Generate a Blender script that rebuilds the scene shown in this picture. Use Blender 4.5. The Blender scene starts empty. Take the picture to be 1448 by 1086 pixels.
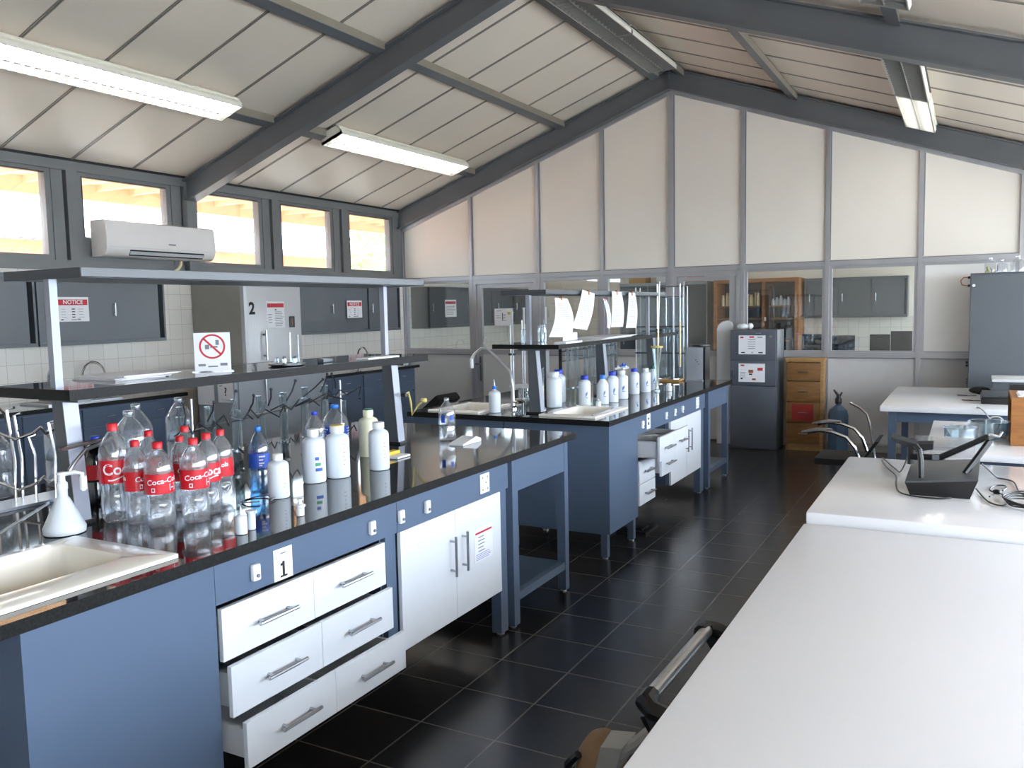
import bpy, bmesh, math, random
from mathutils import Vector, Matrix
random.seed(7)
SC = bpy.context.scene
COL = SC.collection
PI = math.pi

# ------------------------------------------------------------------ materials
def lin(c):
    return tuple((v/255/12.92 if v/255 <= .04045 else ((v/255+.055)/1.055)**2.4) for v in c) + (1.0,)

def _new(name):
    m = bpy.data.materials.new(name); m.use_nodes = True
    nt = m.node_tree; nt.nodes.clear()
    out = nt.nodes.new('ShaderNodeOutputMaterial')
    return m, nt, out

def mat(name, rgb, rough=.5, metal=0., spec=.5, coat=0., var=.06, scale=6., bump=0., aniso=None, emit=None, sss=0., trans=0.):
    m, nt, out = _new(name)
    b = nt.nodes.new('ShaderNodeBsdfPrincipled')
    nt.links.new(b.outputs[0], out.inputs[0])
    b.inputs['Roughness'].default_value = rough
    b.inputs['Metallic'].default_value = metal
    b.inputs['Specular IOR Level'].default_value = spec
    b.inputs['Coat Weight'].default_value = coat
    c = lin(rgb)
    tc = nt.nodes.new('ShaderNodeTexCoord')
    n = nt.nodes.new('ShaderNodeTexNoise'); n.inputs['Scale'].default_value = scale; n.inputs['Detail'].default_value = 4
    mp = nt.nodes.new('ShaderNodeMapping')
    if aniso: mp.inputs['Scale'].default_value = aniso
    nt.links.new(tc.outputs['Object'], mp.inputs[0]); nt.links.new(mp.outputs[0], n.inputs['Vector'])
    r = nt.nodes.new('ShaderNodeValToRGB')
    r.color_ramp.elements[0].position = .3; r.color_ramp.elements[1].position = .7
    r.color_ramp.elements[0].color = tuple(max(0, v*(1-var)) for v in c[:3])+(1,)
    r.color_ramp.elements[1].color = tuple(min(1, v*(1+var)) for v in c[:3])+(1,)
    nt.links.new(n.outputs['Fac'], r.inputs[0]); nt.links.new(r.outputs[0], b.inputs['Base Color'])
    if bump:
        bp = nt.nodes.new('ShaderNodeBump'); bp.inputs['Strength'].default_value = bump; bp.inputs['Distance'].default_value = .01
        nt.links.new(n.outputs['Fac'], bp.inputs['Height']); nt.links.new(bp.outputs[0], b.inputs['Normal'])
    if sss:
        b.inputs['Subsurface Weight'].default_value = sss
        b.inputs['Subsurface Radius'].default_value = (.02, .02, .02); b.inputs['Subsurface Scale'].default_value = .5
    if emit:
        b.inputs['Emission Color'].default_value = lin(emit[0]); b.inputs['Emission Strength'].default_value = emit[1]
    return m

def thin(name, rgb, refl=.12, edge=.5, rough=.03, body=0.0):
    """Thin clear sheet or thin-walled vessel: mostly transparent, more reflective and denser at grazing angles."""
    m, nt, out = _new(name)
    tr = nt.nodes.new('ShaderNodeBsdfTransparent'); tr.inputs[0].default_value = lin(rgb)
    gl = nt.nodes.new('ShaderNodeBsdfGlossy'); gl.inputs['Roughness'].default_value = rough
    gl.inputs['Color'].default_value = (.95, .97, 1, 1)
    lw = nt.nodes.new('ShaderNodeLayerWeight'); lw.inputs['Blend'].default_value = .35
    mr = nt.nodes.new('ShaderNodeMapRange'); mr.inputs['To Min'].default_value = refl; mr.inputs['To Max'].default_value = edge
    nz = nt.nodes.new('ShaderNodeTexNoise'); nz.inputs['Scale'].default_value = 14
    tc = nt.nodes.new('ShaderNodeTexCoord'); nt.links.new(tc.outputs['Object'], nz.inputs['Vector'])
    bp = nt.nodes.new('ShaderNodeBump'); bp.inputs['Strength'].default_value = .05; nt.links.new(nz.outputs['Fac'], bp.inputs['Height'])
    nt.links.new(bp.outputs[0], gl.inputs['Normal'])
    nt.links.new(lw.outputs['Facing'], mr.inputs['Value'])
    mx = nt.nodes.new('ShaderNodeMixShader')
    nt.links.new(mr.outputs[0], mx.inputs[0]); nt.links.new(tr.outputs[0], mx.inputs[1]); nt.links.new(gl.outputs[0], mx.inputs[2])
    last = mx
    if body:
        df = nt.nodes.new('ShaderNodeBsdfDiffuse'); df.inputs[0].default_value = lin((225, 230, 235))
        m2 = nt.nodes.new('ShaderNodeMixShader'); m2.inputs[0].default_value = body
        nt.links.new(mx.outputs[0], m2.inputs[1]); nt.links.new(df.outputs[0], m2.inputs[2]); last = m2
    nt.links.new(last.outputs[0], out.inputs[0])
    return m

def brickmat(name, rgb, rgb2, grout, w, h, ox, oy, axes, rough, mortar=.004, spec=.5, var=.1, bump=.15, rvar=0.):
    m, nt, out = _new(name)
    b = nt.nodes.new('ShaderNodeBsdfPrincipled'); nt.links.new(b.outputs[0], out.inputs[0])
    b.inputs['Roughness'].default_value = rough; b.inputs['Specular IOR Level'].default_value = spec
    tc = nt.nodes.new('ShaderNodeTexCoord'); sp = nt.nodes.new('ShaderNodeSeparateXYZ'); cb = nt.nodes.new('ShaderNodeCombineXYZ')
    nt.links.new(tc.outputs['Object'], sp.inputs[0])
    for k, (ax, off) in enumerate(zip(axes, (ox, oy))):
        ad = nt.nodes.new('ShaderNodeMath'); ad.operation = 'SUBTRACT'; ad.inputs[1].default_value = off
        nt.links.new(sp.outputs['XYZ'.index(ax)], ad.inputs[0]); nt.links.new(ad.outputs[0], cb.inputs[k])
    br = nt.nodes.new('ShaderNodeTexBrick'); br.offset = 0; br.squash = 1
    br.inputs['Scale'].default_value = 1; br.inputs['Brick Width'].default_value = w; br.inputs['Row Height'].default_value = h
    br.inputs['Mortar Size'].default_value = mortar; br.inputs['Mortar Smooth'].default_value = .2
    br.inputs['Color1'].default_value = lin(rgb); br.inputs['Color2'].default_value = lin(rgb2); br.inputs['Mortar'].default_value = lin(grout)
    nt.links.new(cb.outputs[0], br.inputs['Vector'])
    n = nt.nodes.new('ShaderNodeTexNoise'); n.inputs['Scale'].default_value = 5; n.inputs['Detail'].default_value = 6
    nt.links.new(tc.outputs['Object'], n.inputs['Vector'])
    mx = nt.nodes.new('ShaderNodeMix'); mx.data_type = 'RGBA'; mx.blend_type = 'MULTIPLY'; mx.inputs[0].default_value = 1
    rp = nt.nodes.new('ShaderNodeValToRGB'); rp.color_ramp.elements[0].color = (1-var,)*3+(1,); rp.color_ramp.elements[1].color = (1,)*3+(1,)
    nt.links.new(n.outputs['Fac'], rp.inputs[0]); nt.links.new(br.outputs['Color'], mx.inputs[6]); nt.links.new(rp.outputs[0], mx.inputs[7])
    nt.links.new(mx.outputs[2], b.inputs['Base Color'])
    bp = nt.nodes.new('ShaderNodeBump'); bp.inputs['Strength'].default_value = bump; bp.inputs['Distance'].default_value = .004; bp.invert = True
    nt.links.new(br.outputs['Fac'], bp.inputs['Height']); nt.links.new(bp.outputs[0], b.inputs['Normal'])
    if rvar:
        rr = nt.nodes.new('ShaderNodeMapRange'); rr.inputs['To Min'].default_value = rough-rvar; rr.inputs['To Max'].default_value = rough+rvar
        nt.links.new(n.outputs['Fac'], rr.inputs['Value']); nt.links.new(rr.outputs[0], b.inputs['Roughness'])
    return m

def granite(name):
    m, nt, out = _new(name)
    b = nt.nodes.new('ShaderNodeBsdfPrincipled'); nt.links.new(b.outputs[0], out.inputs[0])
    b.inputs['Roughness'].default_value = .055; b.inputs['Specular IOR Level'].default_value = .75
    tc = nt.nodes.new('ShaderNodeTexCoord'); v = nt.nodes.new('ShaderNodeTexVoronoi'); v.inputs['Scale'].default_value = 170
    n = nt.nodes.new('ShaderNodeTexNoise'); n.inputs['Scale'].default_value = 120; n.inputs['Detail'].default_value = 5
    nt.links.new(tc.outputs['Object'], v.inputs['Vector']); nt.links.new(tc.outputs['Object'], n.inputs['Vector'])
    r = nt.nodes.new('ShaderNodeValToRGB'); e = r.color_ramp.elements
    e[0].position = .48; e[0].color = lin((14, 14, 15)); e[1].position = .72; e[1].color = lin((70, 68, 66))
    nt.links.new(n.outputs['Fac'], r.inputs[0]); nt.links.new(r.outputs[0], b.inputs['Base Color'])
    return m

def wood(name, a, b_, scale=(2, 2, 30), rough=.45):
    m, nt, out = _new(name)
    b = nt.nodes.new('ShaderNodeBsdfPrincipled'); nt.links.new(b.outputs[0], out.inputs[0]); b.inputs['Roughness'].default_value = rough
    tc = nt.nodes.new('ShaderNodeTexCoord'); mp = nt.nodes.new('ShaderNodeMapping'); mp.inputs['Scale'].default_value = scale
    n = nt.nodes.new('ShaderNodeTexNoise'); n.inputs['Scale'].default_value = 3; n.inputs['Detail'].default_value = 6; n.inputs['Distortion'].default_value = .6
    r = nt.nodes.new('ShaderNodeValToRGB'); r.color_ramp.elements[0].color = lin(a); r.color_ramp.elements[1].color = lin(b_)
    r.color_ramp.elements[0].position = .3; r.color_ramp.elements[1].position = .75
    nt.links.new(tc.outputs['Object'], mp.inputs[0]); nt.links.new(mp.outputs[0], n.inputs['Vector'])
    nt.links.new(n.outputs['Fac'], r.inputs[0]); nt.links.new(r.outputs[0], b.inputs['Base Color'])
    return m

def emis(name, rgb, s):
    m, nt, out = _new(name); e = nt.nodes.new('ShaderNodeEmission')
    e.inputs[0].default_value = lin(rgb); e.inputs[1].default_value = s
    nt.links.new(e.outputs[0], out.inputs[0]); return m

M = {}
M['floor'] = brickmat('dark_floor_tile', (41, 40, 41), (46, 45, 45), (104, 100, 95), .342, .336, -1.908, 4.71, 'XY', .24, mortar=.0042, var=.25, bump=.05, rvar=.06)
M['walltile'] = brickmat('white_wall_tile', (232, 228, 220), (226, 222, 214), (190, 184, 174), .155, .155, 4.0, .94, 'YZ', .16, mortar=.0022, var=.05)
M['walltile_x'] = brickmat('white_wall_tile_back', (232, 228, 220), (226, 222, 214), (190, 184, 174), .155, .155, 0, .94, 'XZ', .16, mortar=.0022, var=.05)
M['panelwhite'] = mat('white_partition_panel', (233, 226, 216), .38, var=.02, scale=1.5)
M['ceil'] = mat('ceiling_panel_white', (226, 214, 199), .42, var=.02, scale=2)
M['plaster'] = mat('plaster_wall', (228, 222, 212), .7, var=.03)
M['lowpanel'] = mat('grey_white_lower_panel', (198, 197, 197), .45, var=.03)
M['jointstrip'] = mat('ceiling_joint_strip', (150, 143, 134), .35, metal=.2, var=.05)
M['purlin'] = mat('taupe_purlin_paint', (138, 130, 116), .4, var=.05)
M['steel'] = mat('dark_grey_steel_paint', (97, 100, 104), .36, var=.05, scale=3)
M['winframe'] = mat('grey_window_frame_paint', (118, 120, 122), .4, var=.06, scale=3)
M['alu'] = mat('satin_aluminium', (176, 176, 180), .35, metal=.55, var=.04, scale=3)
M['alud'] = mat('grey_aluminium_bead', (140, 140, 143), .4, metal=.5, var=.04)
M['blue'] = mat('blue_grey_painted_steel', (84, 100, 123), .33, spec=.5, var=.04, scale=2.5, bump=.02)
M['bluedk'] = mat('deep_blue_grey_painted_steel', (66, 81, 98), .34, var=.05, scale=2.5)
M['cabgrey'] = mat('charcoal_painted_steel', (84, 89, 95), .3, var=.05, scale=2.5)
M['cabgreyd'] = mat('dark_charcoal_steel_and_shade_side', (70, 74, 80), .34, var=.05)  # darker charcoal: own tone of some parts, painted shade on shelf ends
M['recess'] = mat('dark_gap_and_shade', (26, 27, 29), .6)  # dark tone for joints and vents, and for painted shadow
M['white'] = mat('white_laminate', (214, 218, 224), .28, var=.015, scale=3)
M['edge'] = mat('white_laminate_edge', (205, 208, 212), .4, var=.02)
M['tabletop'] = mat('glossy_white_tabletop', (235, 236, 240), .13, coat=.3, var=.01, scale=2)
M['tabletopmatt'] = mat('satin_white_tabletop', (231, 231, 234), .32, var=.012, scale=2)
M['granite'] = granite('black_polished_granite')
M['granite_edge'] = mat('black_granite_sawn_edge', (24, 24, 24), .45, spec=.2, var=.6, scale=150)
M['sink'] = mat('cream_sink_ceramic', (240, 236, 226), .12, coat=.4, var=.01)
M['chrome'] = mat('chrome', (215, 217, 222), .12, metal=1, var=.02)
M['brushed'] = mat('brushed_steel', (176, 178, 182), .28, metal=1, var=.05)
M['silver'] = mat('silver_painted_tube', (205, 206, 208), .3, metal=.55, var=.02)
M['black'] = mat('black_plastic', (24, 24, 26), .35, var=.1)
M['blackmat'] = mat('black_fabric', (20, 20, 22), .8, var=.1, bump=.2, scale=40)
M['darkwire'] = mat('dark_wire', (66, 70, 76), .3, metal=.6)
M['colface'] = mat('pale_blue_grey_channel_face', (158, 162, 174), .35, metal=.2, var=.04)
M['board'] = mat('bright_white_board', (246, 244, 240), .4, var=.01)
M['paper'] = mat('white_paper', (226, 227, 232), .7, var=.01)
M['ink'] = mat('grey_print', (120, 122, 130), .7)
M['inkdk'] = mat('black_print', (26, 26, 30), .6)
M['inkred'] = mat('red_print', (188, 40, 52), .6)
M['inkblue'] = mat('blue_print', (48, 92, 180), .6)
M['inkyel'] = mat('yellow_sticker', (190, 190, 60), .6)
M['inkgrn'] = mat('green_print', (60, 150, 110), .6)
M['inkorange'] = mat('orange_brown_print', (150, 80, 40), .6)
M['cokered'] = mat('red_label_film', (200, 22, 38), .3, var=.05, coat=.2)
M['darkred'] = mat('dark_red_cover', (140, 32, 28), .5, var=.1)
M['redcap'] = mat('red_cap_plastic', (205, 28, 40), .35, var=.04)
M['bluecap'] = mat('blue_cap_plastic', (28, 62, 190), .35, var=.05)
M['skycap'] = mat('bright_blue_cap_plastic', (40, 120, 220), .35, var=.05)
M['bluelabel'] = mat('blue_label_film', (38, 80, 178), .35, var=.15, scale=30)
M['yelcap'] = mat('yellow_liner', (225, 190, 60), .5)
M['greencap'] = mat('green_cap_plastic', (20, 100, 80), .4)
M['hdpe'] = mat('milky_white_plastic', (214, 222, 230), .38, var=.015, sss=.15)
M['hdpeyel'] = mat('yellowed_milky_plastic', (232, 232, 205), .4, var=.03, sss=.15)
M['hdpecap'] = mat('white_cap_plastic', (226, 229, 232), .4, var=.01)
M['pet'] = thin('clear_pet_plastic', (238, 240, 243), .10, .66, .05, body=.085)
M['petblue'] = thin('blue_tinted_pet_plastic', (150, 200, 235), .10, .6, .04, body=.03)
M['petdark'] = thin('smoky_bottle_contents', (120, 124, 130), .10, .5, .05)
M['glass'] = thin('clear_lab_glass', (222, 232, 236), .15, .9, .03, body=.05)
M['pane'] = thin('window_pane_glass', (246, 249, 248), .04, .45, .0)
M['paneg'] = thin('partition_pane_glass', (250, 252, 250), .07, .5, .0)
M['water'] = thin('water_in_bottle', (205, 222, 232), .06, .3, .02, body=.12)
M['amber'] = thin('yellow_liquid', (215, 190, 120), .05, .3, .05, body=.1)
M['woodbrown'] = wood('brown_wood_veneer', (106, 72, 36), (138, 98, 54), (2, 2, 14))
M['woodlight'] = wood('light_wood_edge', (150, 112, 66), (184, 146, 96), (2, 2, 10))
M['woodorange'] = wood('orange_wood_veneer', (134, 84, 36), (172, 114, 56), (2, 2, 12))
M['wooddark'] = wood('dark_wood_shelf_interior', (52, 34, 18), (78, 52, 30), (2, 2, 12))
M['cardboard'] = mat('cardboard', (176, 138, 88), .8, var=.06)
M['acwhite'] = mat('white_appliance_plastic', (234, 230, 228), .3, var=.01)
M['fridge'] = mat('silver_grey_fridge_door', (190, 192, 196), .32, metal=.25, var=.02)
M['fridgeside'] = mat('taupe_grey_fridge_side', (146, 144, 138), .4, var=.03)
M['greyboxm'] = mat('pale_grey_metal_case', (150, 156, 164), .4, var=.03)
M['lampwhite'] = mat('lamp_housing_white', (238, 234, 222), .4, var=.01)
M['louvre'] = mat('lamp_louvre_metal', (170, 170, 166), .35, metal=.6, var=.03)
M['tube_on'] = emis('lit_fluorescent_tube', (255, 253, 250), 6.5)
M['tube_off'] = mat('unlit_fluorescent_tube', (215, 218, 216), .3)
M['lampdark'] = mat('unlit_lamp_inside_shade', (66, 66, 66), .5)
M['peach'] = mat('peach_painted_wood', (238, 206, 168), .7, var=.05)
M['terracotta'] = mat('terracotta_wall', (226, 150, 112), .8, var=.1)
M['rooftile'] = brickmat('pale_grey_roof_tile', (222, 222, 232), (208, 210, 224), (176, 178, 196), .3, .35, 0, 0, 'YX', .7, mortar=.03, var=.2)
M['ground2'] = mat('pale_paving', (186, 188, 186), .9, var=.1, scale=1)
M['ground'] = mat('sunlit_ground', (196, 190, 182), .9, var=.1, scale=1)
M['leaf'] = mat('tree_leaves', (150, 182, 120), .7, var=.3, scale=3)
M['bark'] = mat('tree_bark', (96, 74, 54), .9, var=.2)
M['filing'] = mat('slate_painted_steel', (84, 89, 99), .33, var=.04, scale=2.5)
M['bluebag'] = mat('blue_grey_plastic_jug', (74, 98, 124), .4, var=.06)
M['tan'] = mat('tan_canvas', (140, 112, 84), .8, var=.1, bump=.2, scale=30)
M['strap'] = mat('grey_strap', (176, 176, 174), .6, var=.05)
M['yelwire'] = mat('yellow_rubber_tube', (206, 190, 120), .5)
M['cream'] = mat('cream_plastic', (232, 214, 168), .5, var=.05)
M['teal'] = mat('teal_glass_bottle', (36, 108, 112), .15, var=.1)
M['screen'] = mat('dark_monitor', (22, 26, 32), .2, var=.05)
M['plinth'] = mat('grey_skirting', (150, 146, 138), .5, var=.05)

# ------------------------------------------------------------------ mesh builder
WLOC = {}
class MB:
    def __init__(s): s.bm = bmesh.new()
    def _mi(s, faces, mi):
        for f in faces: f.material_index = mi
    def box(s, x0, x1, y0, y1, z0, z1, mi=0, bev=0., T=None):
        x0, x1 = sorted((x0, x1)); y0, y1 = sorted((y0, y1)); z0, z1 = sorted((z0, z1))
        vs = [s.bm.verts.new((x, y, z)) for z in (z0, z1) for x, y in ((x0, y0), (x1, y0), (x1, y1), (x0, y1))]
        q = [(3, 2, 1, 0), (4, 5, 6, 7), (0, 1, 5, 4), (1, 2, 6, 5), (2, 3, 7, 6), (3, 0, 4, 7)]
        fs = [s.bm.faces.new([vs[i] for i in f]) for f in q]
        s._mi(fs, mi)
        if T is not None: bmesh.ops.transform(s.bm, matrix=T, verts=vs)
        if bev:
            es = list({e for f in fs for e in f.edges})
            r = bmesh.ops.bevel(s.bm, geom=es, offset=bev, segments=2, affect='EDGES', profile=.6, clamp_overlap=True)
            s._mi(r['faces'], mi)
        return s
    def rings(s, rings, mi=0, cap0=True, cap1=True, loop=False):
        rv = [[s.bm.verts.new(p) for p in r] for r in rings]
        n = len(rv[0]); fs = []
        pairs = list(zip(rv[:-1], rv[1:])) + ([(rv[-1], rv[0])] if loop else [])
        for a, b in pairs:
            for i in range(n):
                j = (i+1) % n
                try: fs.append(s.bm.faces.new((a[i], a[j], b[j], b[i])))
                except ValueError: pass
        if not loop:
            if cap0: fs.append(s.bm.faces.new(rv[0][::-1]))
            if cap1: fs.append(s.bm.faces.new(rv[-1]))
        s._mi(fs, mi); return s
    def lathe(s, prof, seg=24, at=(0, 0, 0), mi=0, cap0=True, cap1=True, fn=None, axis=None):
        R = []
        for r, z in prof:
            ring = []
            for i in range(seg):
                t = 2*PI*i/seg; rr = r*(fn(t, z) if fn else 1)
                p = Vector((rr*math.cos(t), rr*math.sin(t), z))
                if axis is not None: p = axis @ p
                ring.append(p+Vector(at))
            R.append(ring)
        return s.rings(R, mi, cap0, cap1)
    def tube(s, pts, r, seg=8, mi=0, closed=False):
        P = [Vector(p) for p in pts]; n = len(P); R = []; prev = None
        rad = r if isinstance(r, (list, tuple)) else [r]*n
        for i in range(n):
            if closed: t = (P[(i+1) % n]-P[i-1])
            else: t = (P[min(i+1, n-1)]-P[max(i-1, 0)])
            t.normalize()
            if prev is None:
                a = Vector((0, 0, 1)) if abs(t.z) < .9 else Vector((1, 0, 0))
                u = t.cross(a).normalized()
            else:
                u = (prev - t*prev.dot(t)); u = u.normalized() if u.length > 1e-6 else t.orthogonal().normalized()
            prev = u; v = t.cross(u)
            R.append([P[i]+(u*math.cos(2*PI*k/seg)+v*math.sin(2*PI*k/seg))*rad[i] for k in range(seg)])
        return s.rings(R, mi, loop=closed)
    def cyl(s, p, q, r, seg=12, mi=0): return s.tube([p, q], r, seg, mi)
    def prism(s, poly, axis, a, b, mi=0):
        """poly in the two other axes (x,z for axis y; y,z for axis x; x,y for axis z)."""
        def pt(u, v, w):
            return {'x': (w, u, v), 'y': (u, w, v), 'z': (u, v, w)}[axis]
        return s.rings([[pt(u, v, a) for u, v in poly], [pt(u, v, b) for u, v in poly]], mi)
    def quad(s, pts, mi=0):
        f = s.bm.faces.new([s.bm.verts.new(p) for p in pts]); f.material_index = mi; return s
    def sphere(s, c, r, mi=0, sub=2, sc=(1, 1, 1), rnd=0.):
        g = bmesh.ops.create_icosphere(s.bm, subdivisions=sub, radius=r)
        for v in g['verts']:
            k = 1+random.uniform(-rnd, rnd)
            v.co = Vector((v.co.x*sc[0]*k, v.co.y*sc[1]*k, v.co.z*sc[2]*k))+Vector(c)
        for v in g['verts']:
            for f in v.link_faces: f.material_index = mi
        return s
    def xf(s, T): bmesh.ops.transform(s.bm, matrix=T, verts=s.bm.verts[:]); return s
    def build(s, name, mats, parent=None, local=False, ang=35, label=None, kind=None):
        off = Vector((0, 0, 0))
        if parent is not None and not local: off = WLOC.get(parent.name, Vector((0, 0, 0)))
        if off.length: bmesh.ops.translate(s.bm, vec=-off, verts=s.bm.verts[:])
        bmesh.ops.recalc_face_normals(s.bm, faces=s.bm.faces[:])
        me = bpy.data.meshes.new(name); s.bm.to_mesh(me); s.bm.free()
        for m in (mats if isinstance(mats, (list, tuple)) else [mats]): me.materials.append(M[m] if isinstance(m, str) else m)
        if ang:
            me.shade_smooth(); me.set_sharp_from_angle(angle=math.radians(ang))
        o = bpy.data.objects.new(name, me); COL.objects.link(o)
        if parent is not None: o.parent = parent
        WLOC[o.name] = off
        if label: o['label'] = label
        if kind: o['kind'] = kind
        return o

def tag(o, label, cat, group=None):
    o['label'] = label; o['category'] = cat
    if group: o['group'] = group
    return o
def thing(name, label, cat, loc=(0, 0, 0), group=None, rz=0.):
    o = bpy.data.objects.new(name, None); o.empty_display_size = .05; COL.objects.link(o)
    o.location = loc; o.rotation_euler = (0, 0, rz); WLOC[o.name] = Vector(loc)
    return tag(o, label, cat, group)
def struct(mb, name, mats, parent=None, ang=35):
    o = mb.build(name, mats, parent, ang=ang)
    o['kind'] = 'structure'
    return o
def dup(root, label, loc, group=None, rz=0., scale=None):
    r = root.copy(); COL.objects.link(r); r.location = loc; r.rotation_euler = (0, 0, rz); r['label'] = label
    if group: r['group'] = group
    if scale: r.scale = scale
    for c in list(root.children):
        c2 = c.copy(); COL.objects.link(c2); c2.parent = r
        for g in list(c.children):
            g2 = g.copy(); COL.objects.link(g2); g2.parent = c2
    return r

TXT = {}
def text_verts(body, size=1.0, bold=0.0):
    """Triangulated flat mesh of lettering, origin at its centre: (verts2d, faces)."""
    k = (body, bold)
    if k not in TXT:
        cu = bpy.data.curves.new('t', 'FONT'); cu.body = body; cu.align_x = 'CENTER'; cu.align_y = 'CENTER'; cu.offset = bold
        cu.resolution_u = 3
        o = bpy.data.objects.new('t', cu); COL.objects.link(o)
        dg = bpy.context.evaluated_depsgraph_get()
        me = bpy.data.meshes.new_from_object(o.evaluated_get(dg))
        TXT[k] = ([(v.co.x, v.co.y) for v in me.vertices], [tuple(p.vertices) for p in me.polygons])
        bpy.data.objects.remove(o); bpy.data.curves.remove(cu); bpy.data.meshes.remove(me)
    vs, fs = TXT[k]
    return [(x*size, y*size) for x, y in vs], fs
# warm the cache while the scene is still empty
for _b in ('NOTICE', '2', '1', '?', '7', 'Coca-Cola', 'Coca'): text_verts(_b, 1, .02 if _b not in ('2', '1') else .035)
def BOLD(b): return .035 if b in ('2', '1') else .02
def add_text(mb, body, size, fmap, mi=0):
    vs, fs = text_verts(body, size, BOLD(body))
    bv = [mb.bm.verts.new(fmap(x, y)) for x, y in vs]
    for f in fs:
        try:
            g = mb.bm.faces.new([bv[i] for i in f]); g.material_index = mi
        except ValueError: pass
    return mb

def sheet(name, label, cat, O, U, V, w, h, marks=(), texts=(), group=None, mats=None, parent=None, th=.0012, base='paper'):
    """A sheet of paper whose lower-left corner is O, its edges along unit vectors U and V; marks are printed bars, texts lettering."""
    O, U, V = Vector(O), Vector(U).normalized(), Vector(V).normalized(); N = U.cross(V)
    mb = MB(); c = []
    for d in (0, th):
        c.append([O+N*d, O+U*w+N*d, O+U*w+V*h+N*d, O+V*h+N*d])
    mb.rings(c)
    if parent is None:
        ctr = O
        root = thing(name, label, cat, tuple(O), group)
        mb.build('sheet', base, root, ang=0)
    else:
        root = mb.build(name, base, parent, ang=0)
    P = ['ink', 'inkdk', 'inkred', 'inkblue', 'inkyel', 'inkgrn', 'inkorange', 'paper']
    red = [q for q in marks if q[4] == 2]
    if red and len(red) < len(marks):
        marks = [q for q in marks if q[4] != 2]; hb = MB(); d = th+.0006
        for (u0, v0, u1, v1, mi) in red: hb.quad([O+U*(u0*w)+V*(v0*h)+N*d, O+U*(u1*w)+V*(v0*h)+N*d, O+U*(u1*w)+V*(v1*h)+N*d, O+U*(u0*w)+V*(v1*h)+N*d], 0)
        hb.build('red_heading', 'inkred', root, ang=0)
    low = [q for q in marks if q[1] < .2]
    if low and len(low) < len(marks) and max(q[1] for q in marks) > .45:
        marks = [q for q in marks if q[1] >= .2]; lb = MB(); d = th+.0006
        for (u0, v0, u1, v1, mi) in low: lb.quad([O+U*(u0*w)+V*(v0*h)+N*d, O+U*(u1*w)+V*(v0*h)+N*d, O+U*(u1*w)+V*(v1*h)+N*d, O+U*(u0*w)+V*(v1*h)+N*d], mi)
        lb.build('footer_printing', ['ink', 'inkdk', 'inkred', 'inkblue', 'inkyel', 'inkgrn', 'inkorange', 'paper'], root, ang=0)
    if marks or texts:
        pb = MB()
        for (u0, v0, u1, v1, mi) in marks:
            d = th+.0006
            pb.quad([O+U*(u0*w)+V*(v0*h)+N*d, O+U*(u1*w)+V*(v0*h)+N*d, O+U*(u1*w)+V*(v1*h)+N*d, O+U*(u0*w)+V*(v1*h)+N*d], mi)
        for (body, uc, vc, size, mi) in texts:
            tb = MB(); add_text(tb, body, size, lambda x, y: O+U*(uc*w+x)+V*(vc*h+y)+N*(th+.0012), mi); tb.build('lettering', P, root, ang=0)
        if marks: pb.build('printing', P, root, ang=0)
        else: pb.bm.free()
    return root
def lines(n, v0, v1, u0=.1, u1=.9, mi=0, jitter=True):
    out = []
    for i in range(n):
        v = v1-(v1-v0)*i/max(1, n-1)
        out.append((u0, v, u1-(random.random()*.25 if jitter else 0)*(u1-u0), v+.35*(v1-v0)/max(1, n), mi))
    return out
# ------------------------------------------------------------------ camera
cam = bpy.data.cameras.new('camera'); co = bpy.data.objects.new('camera', cam); COL.objects.link(co)
cam.sensor_fit = 'HORIZONTAL'; cam.sensor_width = 36; cam.lens = 36*1195.39/1448; cam.clip_start = .02; cam.clip_end = 300
co.matrix_world = Matrix(((.88002183, -.02438487, .47430682, 0), (.47451323, .08713502, -.87592504, 0), (-.01996941, .99589802, .08825166, 1.65), (0, 0, 0, 1)))
SC.camera = co

XL, YW, XR, YF, YB = -7.26, 10.15, 2.2, -4.0, 14.5
RX = -3.23; SL = .351
def cz(x, top=4.505): return top-SL*abs(x-RX)

# ------------------------------------------------------------------ room shell
struct(MB().box(XL-.15, XR+.15, YF-.15, YB+.15, -.1, 0), 'floor', 'floor', ang=0)
c = MB()
xo, xr2 = XL-.12, XR+.12
c.prism([(xo, cz(xo)), (RX, 4.505), (xr2, cz(xr2)), (xr2, cz(xr2)+.09), (RX, 4.595), (xo, cz(xo)+.09)], 'y', YF-.12, YB+.12)
ceil = struct(c, 'ceiling', 'ceil', ang=0)
JY = [1.08, 1.74, 2.4, 3.06, 3.72, 4.38, 5.03, 5.67, 7.02, 7.69, 8.36, 9.05, 9.66, 10.9, 11.6, 12.3, 13.0]
j = MB()
for y in JY:
    for a, b in ((XL, RX), (RX, XR)):
        j.prism([(a, cz(a)-.0005), (b, cz(b)-.0005), (b, cz(b)-.007), (a, cz(a)-.007)], 'y', y-.014, y-.004)
        j.prism([(a, cz(a)-.0005), (b, cz(b)-.0005), (b, cz(b)-.007), (a, cz(a)-.007)], 'y', y+.004, y+.014)
struct(j, 'panel_joint_strips', 'jointstrip', ceil, ang=0)

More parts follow.
